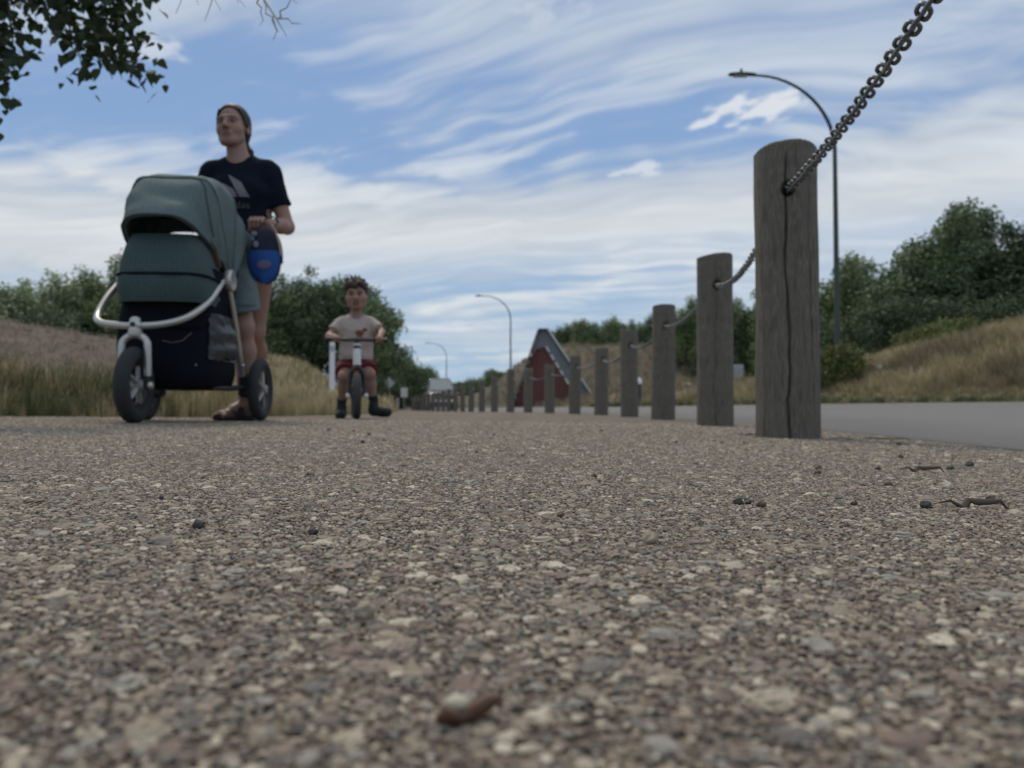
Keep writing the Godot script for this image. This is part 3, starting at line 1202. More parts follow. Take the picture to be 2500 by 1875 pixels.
func crown_parts(o: Node3D, h: float, wide: float, form: String, sd: int, tone: Color, count: int, clump_size: float) -> void:
	h *= 0.93
	var r := RandomNumberGenerator.new()
	r.seed = sd
	# boughs: lobes of uneven size round a stem
	var lobes := []
	if form == "tall":
		var tops := 4 + r.randi() % 2
		for s in tops:
			var a := TAU * s / tops + r.randf()
			var d := wide * 0.42 * r.randf_range(0.35, 1.0)
			var top := h * r.randf_range(0.66, 0.95) if s else h
			var y := h * 0.16
			while y < top:
				var f := y / top
				var rad := wide * (0.30 - 0.21 * f) * r.randf_range(0.7, 1.25)
				lobes.append([Vector3(cos(a) * d * (1.0 - 0.3 * f) + r.randf_range(-0.1, 0.1) * wide, y, sin(a) * d * (1.0 - 0.3 * f) + r.randf_range(-0.1, 0.1) * wide), Vector3(rad, rad * 1.15, rad)])
				y += rad * 0.85
	else:
		for k in 15:
			var f := r.randf()
			var y := h * lerpf(0.14, 0.88, f)
			var a := r.randf() * TAU
			var reach := wide * 0.5 * sqrt(maxf(0.0, 1.0 - pow((f - 0.35) / 0.75, 2.0)))
			var rad := wide * r.randf_range(0.15, 0.27)
			lobes.append([Vector3(cos(a) * reach * r.randf_range(0.3, 0.9), y, sin(a) * reach * r.randf_range(0.3, 0.9)), Vector3(rad, rad * 0.8, rad)])
		lobes.append([Vector3(0, h * 0.84, 0), Vector3(wide * 0.2, h * 0.15, wide * 0.2)])
		lobes.append([Vector3(0, h * 0.5, 0), Vector3(wide * 0.34, h * 0.3, wide * 0.34)])
	var trunk := Geo.new()
	var pts := []
	for k in 7:
		var t := k / 6.0
		pts.append(Vector3(0.12 * wide * 0.2 * sin(sd + t * 4.0), -0.3 + t * h * 0.82, 0.1 * wide * 0.2 * cos(sd + t * 5.0)))
	var thick := 0.022 * h + 0.03
	trunk.tube(pts, [thick * 1.35, thick, thick * 0.85, thick * 0.7, thick * 0.5, thick * 0.3, thick * 0.1], 8)
	var bark_ := part("trunk", trunk.mesh(bark_mat), o)
	for k in mini(8, lobes.size()):
		var l: Array = lobes[(k * 5) % lobes.size()]
		var y: float = clampf(l[0].y * 0.55, h * 0.12, h * 0.7)
		var from := Vector3(0, y, 0)
		var limb := Geo.new()
		limb.tube([from, from.lerp(l[0], 0.5) + Vector3.UP * 0.04 * h, l[0]], [thick * 0.5, thick * 0.35, thick * 0.12], 6)
		part("limb", limb.mesh(bark_mat), bark_)
	var where := []
	var cols := []
	var total := 0.0
	for l in lobes:
		total += pow(l[1].x, 1.6)
	for l in lobes:
		var n := int(count * pow(l[1].x, 1.6) / total)
		var own := r.randf_range(0.8, 1.2)
		for k in n:
			var d := Vector3(r.randfn(), r.randfn(), r.randfn()).normalized()
			if d.y < -0.55 and r.randf() < 0.5:
				d.y = -d.y
			var p: Vector3 = l[0] + d * l[1] * pow(r.randf_range(0.35, 1.0), 0.5) * r.randf_range(0.86, 1.12)
			if p.y < 0.15:
				continue
			var s := clump_size * r.randf_range(0.65, 1.3)
			where.append(Transform3D(Basis.from_euler(Vector3(r.randf() * TAU, r.randf() * TAU, 0)).scaled(Vector3.ONE * s), p))
			var t := own * r.randf_range(0.75, 1.3)
			cols.append(Color(tone.r * t * r.randf_range(0.9, 1.15), tone.g * t, tone.b * t))
	many("crown", clumps[sd % clumps.size()], where, cols, o).set_meta("kind", "stuff")


func plant_setup() -> void:
	var leaf := mat("leaf", Color.WHITE, 0.6)
	leaf.vertex_color_use_as_albedo = true
	leaf.cull_mode = BaseMaterial3D.CULL_DISABLED
	leaf.backlight_enabled = true
	leaf.backlight = Color(0.42, 0.5, 0.26)
	for k in 4:
		clumps.append(leaf_clump(34, 0.30, 1.0, 60 + k, leaf))
	bark_mat = mat("bark", lin(0.12, 0.10, 0.085), 0.95)
	triplanar(bark_mat, Vector3(3, 0.7, 3), M_grain, M_grain, 2.0)


func plant_trees() -> void:
	var dark := Color(0.125, 0.175, 0.085)
	var mid := Color(0.165, 0.215, 0.095)
	var grey := Color(0.25, 0.29, 0.175)
	# [x, z, top, width, form, tone, label, group]
	var rows := [
		["poplar", "trees on the bank to the left", [
			[-22.3, 34, 5.4, 2.4, "tall", grey, "small thin poplar at the left edge of the picture above the bank"],
			[-21.6, 36, 6.3, 3.0, "tall", grey, "second poplar from the left edge, with gaps of sky in its crown"],
			[-20.5, 38, 7.75, 3.2, "tall", mid, "taller poplar just left of the pushchair's hood"],
			[-18.9, 37, 6.9, 2.8, "tall", mid, "poplar left of the pushchair, lower than the one beside it"],
			[-17.3, 36, 7.6, 3.0, "tall", mid, "poplar partly hidden behind the left side of the pushchair"],
			[-15.6, 38, 7.5, 3.2, "tall", dark, "poplar hidden behind the middle of the pushchair"],
			[-13.9, 40, 7.3, 3.0, "tall", dark, "poplar behind the woman's back leg"],
			[-12.3, 38, 6.7, 2.6, "tall", mid, "lighter green poplar just right of the woman's legs"],
			[-11.2, 40, 7.3, 2.9, "tall", dark, "pointed poplar halfway between the woman and the child"],
			[-9.6, 38, 6.6, 3.2, "round", dark, "dense dark tree just left of the child's head"],
			[-8.2, 39, 6.9, 3.4, "round", dark, "dense dark tree right behind the child's head"],
			[-6.9, 37, 5.7, 3.0, "round", dark, "ragged dark tree to the right of the child's shoulder"],
		]],
		["roadside_tree", "small trees beyond the child", [
			[-12.6, 74, 5.6, 4.5, "round", dark, "low dark tree right of the child's handlebar, behind the diamond sign"],
			[-11.6, 80, 5.3, 5.0, "round", dark, "bushy tree sloping down toward the far car"],
			[-10.6, 88, 4.5, 4.0, "round", dark, "lowest bushy tree just left of the far car"],
			[-2.8, 140, 7.1, 4.0, "round", dark, "tiny lone tree on the skyline right of the middle lamp"],
			[-9.0, 165, 5.9, 7.0, "round", dark, "tiny dark bush on the skyline right of the far car"],
			[-6.0, 168, 5.9, 7.0, "round", dark, "tiny low thicket on the skyline left of the middle lamp"],
		]],
		["hilltop_tree", "trees along the top of the hill", [
			[4.9, 97, 10.0, 2.6, "tall", mid, "first small tree along the hilltop, beside the gable's peak"],
			[6.6, 96, 10.6, 2.6, "tall", mid, "second small tree along the hilltop right of the gable"],
			[8.4, 94, 11.1, 2.8, "tall", mid, "third tree along the hilltop right of the gable"],
			[10.3, 97, 11.0, 3.0, "tall", dark, "fourth tree along the hilltop right of the gable"],
			[12.2, 95, 11.6, 3.0, "tall", mid, "fifth tree along the hilltop, with a pointed top"],
			[14.3, 97, 11.2, 3.2, "tall", dark, "sixth tree along the hilltop, above the fourth post"],
			[16.2, 94, 11.7, 3.0, "tall", dark, "seventh tree along the hilltop, just left of the third post"],
			[18.4, 95, 11.1, 3.4, "tall", dark, "eighth tree along the hilltop, behind the third post"],
			[20.6, 93, 11.2, 3.4, "tall", dark, "ninth tree along the hilltop, in the gap left of the second post"],
		]],
		["broad_tree", "big trees behind the right bank", [
			[16.4, 72, 10.4, 3.8, "tall", mid, "tree in the gap between the third and second posts"],
			[18.3, 68, 9.7, 4.0, "tall", mid, "tree partly behind the second post"],
			[18.1, 60, 9.6, 4.0, "tall", mid, "tree in the gap between the second and nearest posts"],
			[20.0, 58, 9.9, 4.0, "tall", mid, "tree behind the left side of the nearest post"],
			[18.4, 44, 9.1, 4.2, "tall", mid, "leafy tree between the nearest post and the lamp pole"],
			[20.5, 46, 8.9, 3.6, "tall", mid, "leafy tree just right of the lamp pole"],
			[20.5, 42, 6.6, 3.6, "round", mid, "lower tree in the dip right of the lamp pole"],
			[19.0, 37, 8.0, 3.2, "tall", dark, "left shoulder of the tall dark trees on the right"],
			[21.3, 38, 10.3, 4.6, "tall", dark, "tallest dark tree on the right, with a peaked crown"],
			[23.9, 40, 10.5, 4.8, "tall", dark, "dark tree right of the tallest one, with a gap of sky between"],
			[24.6, 36, 10.0, 4.4, "tall", dark, "dark tree at the right edge of the picture"],
			[27.0, 38, 9.8, 4.6, "tall", dark, "dark tree running out of the right edge of the picture"],
		]],
		["shrub", "shrubs under the big trees on the right", [
			[14.9, 35, 4.4, 3.0, "round", mid, "dark shrub right of the lamp pole's foot"],
			[16.6, 33, 4.6, 3.0, "round", dark, "dark shrub under the shoulder of the tall trees"],
			[18.6, 33.5, 5.0, 3.4, "round", dark, "dark shrub under the tallest tree"],
			[20.6, 32.5, 5.0, 3.6, "round", dark, "dark shrub at the crest of the grassy bank, near the right edge"],
			[13.6, 36, 4.2, 2.8, "round", mid, "shrub directly behind the lamp pole"],
			[12.6, 34, 3.6, 2.4, "round", dark, "low shrub just right of the nearest post"],
		]],
	]
	var sd := 100
	for row in rows:
		var size: float = {"poplar": 0.42, "roadside_tree": 0.62, "hilltop_tree": 0.55, "broad_tree": 0.52, "shrub": 0.40}[row[0]]
		for t in row[2]:
			sd += 7
			var base := on_land(t[0], t[1])
			var h: float = t[2] - base.y
			var o := thing(row[0], t[6], "shrub" if row[0] == "shrub" else "tree", base, 0.0, row[1])
			var count := int(clampf(h * t[3] * 42.0, 300.0, 1800.0)) if t[1] < 60 else int(clampf(h * t[3] * 30.0, 200.0, 900.0))
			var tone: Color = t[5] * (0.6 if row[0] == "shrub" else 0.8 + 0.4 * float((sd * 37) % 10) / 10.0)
			crown_parts(o, h, t[3] * (1.22 if row[0] == "broad_tree" else 1.25), t[4], sd, tone, count, size)
	var yellow := Color(0.135, 0.155, 0.045)
	for t in [[9.7, 22.6, 1.95, 1.5, "yellow green bush at the foot of the near lamp pole"], [15.1, 28, 3.1, 2.2, "pale yellow green bush on the slope below the tallest tree"], [17.0, 29, 3.6, 2.0, "light green bush higher up the slope, near the right edge"], [9.0, 24.5, 1.5, 1.2, "small olive bush left of the lamp pole's foot"]]:
		sd += 7
		var base := on_land(t[0], t[1])
		var o := thing("bush", t[4], "bush", base, 0.0, "bushes on the right bank")
		crown_parts(o, t[2] - base.y, t[3], "round", sd, yellow, 330, 0.26)


func sow_grass() -> void:
	rng.seed = 41
	var gm := mat("grass_blade", Color.WHITE, 0.8)
	gm.vertex_color_use_as_albedo = true
	gm.cull_mode = BaseMaterial3D.CULL_DISABLED
	gm.backlight_enabled = true
	gm.backlight = Color(0.22, 0.22, 0.12)
	var tall := []
	for k in 3:
		tall.append(tuft(22, 0.62, 0.10, 0.0042, 0.55, 10 + k, gm))
	var short := tuft(18, 0.16, 0.10, 0.004, 0.7, 21, gm)
	var far := tuft(9, 0.5, 0.22, 0.016, 0.6, 30, gm)
	var green := [Color(0.10, 0.125, 0.050), Color(0.135, 0.15, 0.062), Color(0.18, 0.175, 0.08)]
	var straw := [Color(0.57, 0.465, 0.28), Color(0.48, 0.39, 0.225), Color(0.65, 0.545, 0.34), Color(0.39, 0.335, 0.18)]
	# left: rank green grass by the path, going to straw further up the bank
	var sets := {}
	var add := func(called: String, k: int, t: Transform3D, c: Color):
		var key := [called, k]
		if not sets.has(key):
			sets[key] = [[], []]
		sets[key][0].append(t)
		sets[key][1].append(c)
	for i in 9500:
		var z := lerpf(2.6, 15.0, pow(rng.randf(), 1.25))
		var v := pow(rng.randf(), 1.3) * 6.5 - 0.02
		var x := row_x(z) + edge_u(z) - v
		if x < -0.74 * z - 1.2:
			continue
		var n := noise.get_noise_2d(x * 30.0, z * 30.0)
		var s := lerpf(0.35, 1.0, smoothstep(0.0, 0.8, v + n * 0.6)) * rng.randf_range(0.6, 1.1) * lerpf(0.80, 0.62, smoothstep(5.5, 9.0, z))
		var dry := rng.randf() < 0.34 + 0.62 * smoothstep(5.0, 8.0, z + n * 3.0)
		var c: Color = straw[rng.randi() % 4] if dry else green[rng.randi() % 3]
		add.call("bank_grass", i % 3, Transform3D(Basis.from_euler(Vector3(rng.randf_range(-0.12, 0.12), rng.randf() * TAU, rng.randf_range(-0.12, 0.12))).scaled(Vector3(1, 1, 1) * s), on_land(x, z) - Vector3(0, 0.015, 0)), c * rng.randf_range(0.8, 1.15))
	for i in 9000:
		var z := rng.randf_range(12.0, 45.0)
		var v := pow(rng.randf(), 1.2) * 24.0
		var x := row_x(z) + edge_u(z) - v - 0.1
		if x < -0.74 * z - 1.0:
			continue
		var c: Color = straw[rng.randi() % 4]
		if v > 3.5:
			c = c.lerp(Color(0.31, 0.25, 0.20), 0.7)
		add.call("bank_grass", 3, Transform3D(Basis.from_euler(Vector3(0, rng.randf() * TAU, 0)).scaled(Vector3.ONE * rng.randf_range(0.4, 0.9) * (0.55 if v > 3.5 else 1.0)), on_land(x, z) - Vector3(0, 0.03, 0)), c * rng.randf_range(0.8, 1.15))
	# right: cut green verge, then long straw on the bank
	for i in 6500:
		var z := lerpf(7.0, 40.0, pow(rng.randf(), 1.4))
		var v := rng.randf() * 2.0
		var x := row_x(z) + ROAD1 + v + 0.05
		var c: Color = green[rng.randi() % 3] if rng.randf() < 0.8 - 0.3 * v else straw[rng.randi() % 4]
		add.call("verge_grass", 4, Transform3D(Basis.from_euler(Vector3(0, rng.randf() * TAU, 0)).scaled(Vector3.ONE * rng.randf_range(0.6, 1.2) * (1.0 if z < 20 else 1.6)), on_land(x, z) - Vector3(0, 0.01, 0)), c * rng.randf_range(0.85, 1.15))
	for i in 13000:
		var z := rng.randf_range(8.0, 34.0)
		var v := 1.2 + rng.randf() * 11.5
		var x := row_x(z) + ROAD1 + v
		if x > 0.74 * z + 1.5:
			continue
		var n := noise.get_noise_2d(x * 14.0, z * 14.0)
		var c: Color = straw[rng.randi() % 4].lerp(Color(0.23, 0.19, 0.12), clampf(0.3 + n * 2.0, 0.0, 0.8))
		add.call("straw_grass", i % 3, Transform3D(Basis.from_euler(Vector3(rng.randf_range(-0.2, 0.2), rng.randf() * TAU, rng.randf_range(-0.2, 0.2))).scaled(Vector3(1.25, 1.0, 1.25) * rng.randf_range(0.55, 1.15) * smoothstep(1.0, 2.4, v)), on_land(x, z) - Vector3(0, 0.02, 0)), c * rng.randf_range(0.85, 1.15))
	for i in 7000:
		var z := rng.randf_range(34.0, 84.0)
		var v := 1.0 + rng.randf() * 40.0
		var x := row_x(z) + ROAD1 + v
		var c: Color = straw[rng.randi() % 4].lerp(Color(0.22, 0.18, 0.135), 0.6)
		add.call("straw_grass", 3, Transform3D(Basis.from_euler(Vector3(0, rng.randf() * TAU, 0)).scaled(Vector3.ONE * rng.randf_range(0.5, 1.2)), on_land(x, z) - Vector3(0, 0.03, 0)), c * rng.randf_range(0.85, 1.15))
	var meshes := [tall[0], tall[1], tall[2], far, short]
	var labels := {"bank_grass": "rank green and straw coloured grass on the bank left of the path", "verge_grass": "short green grass along the far side of the road", "straw_grass": "long dry straw coloured grass on the bank to the right"}
	var holders := {}
	for key in sets:
		if not holders.has(key[0]):
			var o := Node3D.new()
			o.name = key[0]
			add_child(o)
			tag(o, labels[key[0]], "grass")
			o.set_meta("kind", "stuff")
			holders[key[0]] = o
		many("blades", meshes[key[1]], sets[key][0], sets[key][1], holders[key[0]]).set_meta("kind", "stuff")


# the tree whose branches reach in at the top left, close by
func overhead_tree() -> void:
	rng.seed = 63
	var o := thing("cottonwood_tree", "near tree whose dark leafy branches hang in at the top left", "tree", on_land(-6.3, 2.9))
	var base := o.position
	var g := Geo.new()
	g.tube([Vector3(0, -0.3, 0), Vector3(0.05, 0.9, 0), Vector3(0.12, 1.9, -0.05), Vector3(0.05, 3.1, -0.1), Vector3(-0.1, 4.6, 0.1)], [0.24, 0.19, 0.16, 0.12, 0.05], 14)
	part("trunk", g.mesh(bark_mat), o)
	var lm := mat("cottonwood_leaf", lin(0.03, 0.048, 0.020), 0.75)
	lm.cull_mode = BaseMaterial3D.CULL_DISABLED
	lm.backlight_enabled = true
	lm.backlight = lin(0.022, 0.034, 0.008)
	var lm2: StandardMaterial3D = lm.duplicate()
	lm2.albedo_color = lin(0.042, 0.066, 0.026)
	var shapes := []
	for k in 3:
		var l := Geo.new()
		var w: float = [1.0, 0.86, 1.1][k]
		var outline := [Vector2(0, 0), Vector2(0.30 * w, 0.03), Vector2(0.46 * w, 0.20), Vector2(0.40 * w, 0.46), Vector2(0.2 * w, 0.8), Vector2(0, 1.06)]
		for i in outline.size() - 1:
			for s in [-1.0, 1.0]:
				var a: Vector2 = outline[i]
				var b: Vector2 = outline[i + 1]
				l.face([Vector3(0, -0.05 * a.y, a.y), Vector3(a.x * s, 0.10 * a.x - 0.12 * a.y * a.y, a.y), Vector3(b.x * s, 0.10 * b.x - 0.12 * b.y * b.y, b.y), Vector3(0, -0.05 * b.y, b.y)])
		l.tube([Vector3(0, 0, 0.02), Vector3(0, 0.02, -0.2), Vector3(0, 0.07, -0.4)], [0.015, 0.013, 0.012], 4)
		shapes.append(l.mesh(lm, false, false))
	var made := 0
	# sprays: [from, towards, leaves]; places are in metres from the tree's foot
	var sprays := []
	var to_local := func(x: float, y: float, z: float) -> Vector3: return Vector3(x, y, -z) - base
	var hub: Vector3 = to_local.call(-3.9, 3.0, 3.3)
	var twigs := Geo.new()
	twigs.tube([Vector3(0.1, 2.2, -0.05), Vector3(1.1, 2.65, -0.2), hub, to_local.call(-2.7, 2.55, 3.4), to_local.call(-2.05, 2.22, 3.4)], [0.09, 0.065, 0.045, 0.03, 0.012], 8)
	var ends := [
		[-2.35, 1.90, 3.4, 46], [-2.05, 1.93, 3.45, 60], [-1.80, 1.97, 3.4, 62], [-1.68, 1.80, 3.4, 44], [-1.62, 1.66, 3.35, 30], [-1.72, 1.58, 3.4, 22],
		[-1.86, 1.55, 3.4, 20], [-1.60, 1.53, 3.4, 22], [-2.0, 1.78, 3.5, 30], [-2.30, 1.72, 3.3, 22], [-2.24, 1.64, 3.4, 36], [-2.17, 1.57, 3.4, 20], [-2.27, 1.40, 3.4, 22], [-2.31, 1.27, 3.4, 10], [-2.15, 2.1, 3.5, 60], [-1.85, 2.12, 3.4, 50], [-1.75, 2.05, 3.6, 40], [-2.4, 2.1, 3.5, 50], [-2.6, 1.9, 3.5, 40], [-2.62, 1.5, 3.4, 20], [-2.25, 2.0, 3.25, 40],
		[-2.5, 2.5, 3.6, 60], [-2.0, 2.5, 3.6, 60], [-2.9, 2.4, 3.4, 60], [-3.4, 2.7, 3.4, 60], [-3.1, 2.1, 3.6, 50], [-3.9, 2.4, 3.2, 60], [-4.3, 3.2, 3.0, 70], [-4.9, 2.9, 2.4, 70], [-5.3, 3.7, 3.4, 80], [-6.6, 4.0, 2.8, 90], [-6.2, 4.7, 2.9, 90], [-7.2, 3.4, 3.2, 80], [-6.8, 3.2, 2.2, 80], [-5.6, 4.4, 2.6, 90],
	]
	var rest := {0: [], 1: [], 2: []}
	var leaves_near := []
	for e in ends:
		var tip: Vector3 = to_local.call(e[0] - 0.07, e[1] + 0.05, e[2])
		var root: Vector3 = to_local.call(lerpf(-2.6, e[0], 0.55), lerpf(2.55, e[1], 0.5) + 0.12, 3.4) if e[0] > -3.0 else Vector3(0, 2.6, 0).lerp(tip, 0.5)
		twigs.tube([root, root.lerp(tip, 0.5) + Vector3(0.02, 0.03, 0.0), tip], [0.009, 0.006, 0.002], 5)
		if e[0] <= -3.0:
			twigs.tube([Vector3(0.05, 2.5, 0), Vector3(0.03, 2.6, 0).lerp(root, 0.6), root], [0.04, 0.02, 0.009], 5)
		else:
			twigs.tube([to_local.call(-2.7, 2.55, 3.4), root], [0.014, 0.009], 5)
		var big: float = 1.0 if e[0] > -3.0 else 1.8
		for k in int(e[3] * 3.0):
			var d := Vector3(rng.randfn(), rng.randfn() * 0.8, rng.randfn()) * 0.072 * big * sqrt(e[3] / 40.0)
			var p := root.lerp(tip, rng.randf_range(0.55, 1.05)) + d
			var b := Basis.from_euler(Vector3(rng.randf_range(0.1, 1.5), rng.randf() * TAU, rng.randf_range(-0.7, 0.7))).scaled(Vector3.ONE * rng.randf_range(0.030, 0.056) * (1.0 if big < 1.5 else 1.7))
			var t := Transform3D(b, p)
			if e[0] > -2.5 and e[1] < 2.14 and leaves_near.size() < 298 and rng.randf() < 0.8:
				leaves_near.append(t)
			else:
				rest[rng.randi() % 3].append(t)
	var twig_mat := mat("twig", lin(0.10, 0.095, 0.075), 0.9)
	var br := part("branch", twigs.mesh(twig_mat), o)
	for t in leaves_near:
		var lf := part("leaf", shapes[rng.randi() % 3], br)
		lf.transform = t
		if rng.randf() < 0.4:
			lf.material_override = lm2
	for k in 3:
		many("foliage", shapes[k], rest[k], [], br).set_meta("kind", "stuff")
	# a bare pale branch hanging down further right
	var pale := mat("bare_twig", lin(0.46, 0.47, 0.40), 0.9)
	var bb := Geo.new()
	var main := [[-3.3, 3.1, 2.6], [-2.0, 2.45, 2.25], [-1.2, 2.0, 2.1], [-0.86, 1.40, 2.1], [-0.72, 1.26, 2.1], [-0.655, 1.16, 2.08], [-0.62, 1.10, 2.07]]
	var pts := [Vector3(0.05, 3.0, -0.1)]
	for q in main:
		pts.append(to_local.call(q[0], q[1], q[2]))
	bb.tube(pts, [0.04, 0.028, 0.016, 0.009, 0.0055, 0.004, 0.0025, 0.001], 7)
	for q in [[-0.655, 1.16, -0.57, 1.12], [-0.70, 1.23, -0.71, 1.15], [-0.76, 1.30, -0.65, 1.24], [-0.655, 1.16, -0.60, 1.19], [-0.83, 1.37, -0.76, 1.20], [-0.90, 1.44, -0.80, 1.17], [-0.98, 1.55, -0.875, 1.2], [-1.0, 1.6, -0.93, 1.24], [-1.05, 1.68, -0.99, 1.25], [-1.1, 1.75, -1.03, 1.29], [-1.12, 1.8, -0.82, 1.28], [-0.80, 1.34, -0.86, 1.16], [-0.88, 1.42, -0.915, 1.15], [-0.74, 1.28, -0.60, 1.21], [-0.69, 1.21, -0.635, 1.10], [-0.80, 1.34, -0.70, 1.27], [-0.95, 1.5, -0.78, 1.22], [-0.66, 1.17, -0.665, 1.10], [-0.90, 1.44, -0.74, 1.19]]:
		var a: Vector3 = to_local.call(q[0], q[1], 2.09)
		var b: Vector3 = to_local.call(q[2], q[3], 2.09 + rng.randf_range(-0.05, 0.05))
		var mids := [a]
		for k in range(1, 5):
			mids.append(a.lerp(b, k / 5.0) + Vector3(rng.randf_range(-0.01, 0.01), rng.randf_range(-0.008, 0.008), rng.randf_range(-0.01, 0.01)))
		mids.append(b)
		bb.tube(mids, [0.0026, 0.0024, 0.0021, 0.0018, 0.0013, 0.0007], 5)
	part("branch", bb.mesh(pale), o, "bare pale twig hanging down at the top")
# ---------------------------------------------------------------- lamps, signs, gable, pickup
func build_lamps() -> void:
	var metal := mat("lamp_metal", lin(0.065, 0.085, 0.075), 0.55, 0.1)
	triplanar(metal, Vector3(1.2, 0.5, 1.2), M_grain)
	var glass := mat("lamp_lens", lin(0.5, 0.5, 0.47), 0.35)
	var spots := [[9.82, 23.0, 10.07, "nearest curved street lamp, its dark pole rising behind the nearest post"], [-0.13, 71.0, 10.5, "middle curved street lamp, left of the gabled building"], [-10.3, 120.0, 10.3, "farthest curved street lamp, rising above the far car"]]
	var proto: Node3D
	for i in 3:
		var s: Array = spots[i]
		var base := on_land(s[0], s[1])
		var h: float = s[2] - base.y
		var o := thing("street_lamp", s[3], "street lamp", base, 0.0, "curved street lamps along the road")
		var g := Geo.new()
		var pts := []
		var rad := []
		var rise := 2.15
		for k in 9:
			pts.append(Vector3(0, -0.2 + (h - rise + 0.2) * k / 8.0, 0))
			rad.append(lerpf(0.098, 0.062, k / 8.0))
		for k in range(1, 15):
			var a := PI / 2.0 * k / 14.0
			pts.append(Vector3(-2.35 * (1.0 - cos(a)), h - rise + rise * sin(a), 0.35 * (1.0 - cos(a))))
			rad.append(lerpf(0.062, 0.034, k / 14.0))
		pts.append(Vector3(-2.65, h - 0.01, 0.4))
		rad.append(0.032)
		g.tube(pts, rad, 14)
		var pole := part("pole", g.mesh(metal), o)
		var g2 := Geo.new()
		g2.disc(Vector3(0, -0.05, 0), Vector3.UP, [[0.0, 0.17], [0.5, 0.165], [0.95, 0.14], [1.0, 0.10]], 16)
		part("base_cover", g2.mesh(metal), pole)
		var head := Geo.new()
		var rings := []
		for q in [[-2.5, 0.03, 0.03], [-2.62, 0.09, 0.05], [-2.85, 0.13, 0.06], [-3.1, 0.135, 0.055], [-3.28, 0.11, 0.04], [-3.34, 0.05, 0.02]]:
			var ring := PackedVector3Array()
			for k in 14:
				var a := TAU * k / 14
				ring.append(Vector3(q[0], h + 0.005 + sin(a) * q[2] * (1.0 if sin(a) > 0 else 0.75), 0.42 + cos(a) * q[1]))
			rings.append(ring)
		head.loft(rings)
		var hd := part("lamp_head", head.mesh(metal), o)
		var l := Geo.new()
		l.box(Vector3(-2.98, h - 0.046, 0.42), Vector3(0.42, 0.02, 0.17), 0.006)
		part("lens", l.mesh(glass), hd)
		var c := Geo.new()
		c.disc(Vector3(-2.95, h + 0.055, 0.42), Vector3.UP, [[0.0, 0.035], [0.1, 0.04], [0.13, 0.02]], 10)
		part("light_sensor", c.mesh(metal), hd)


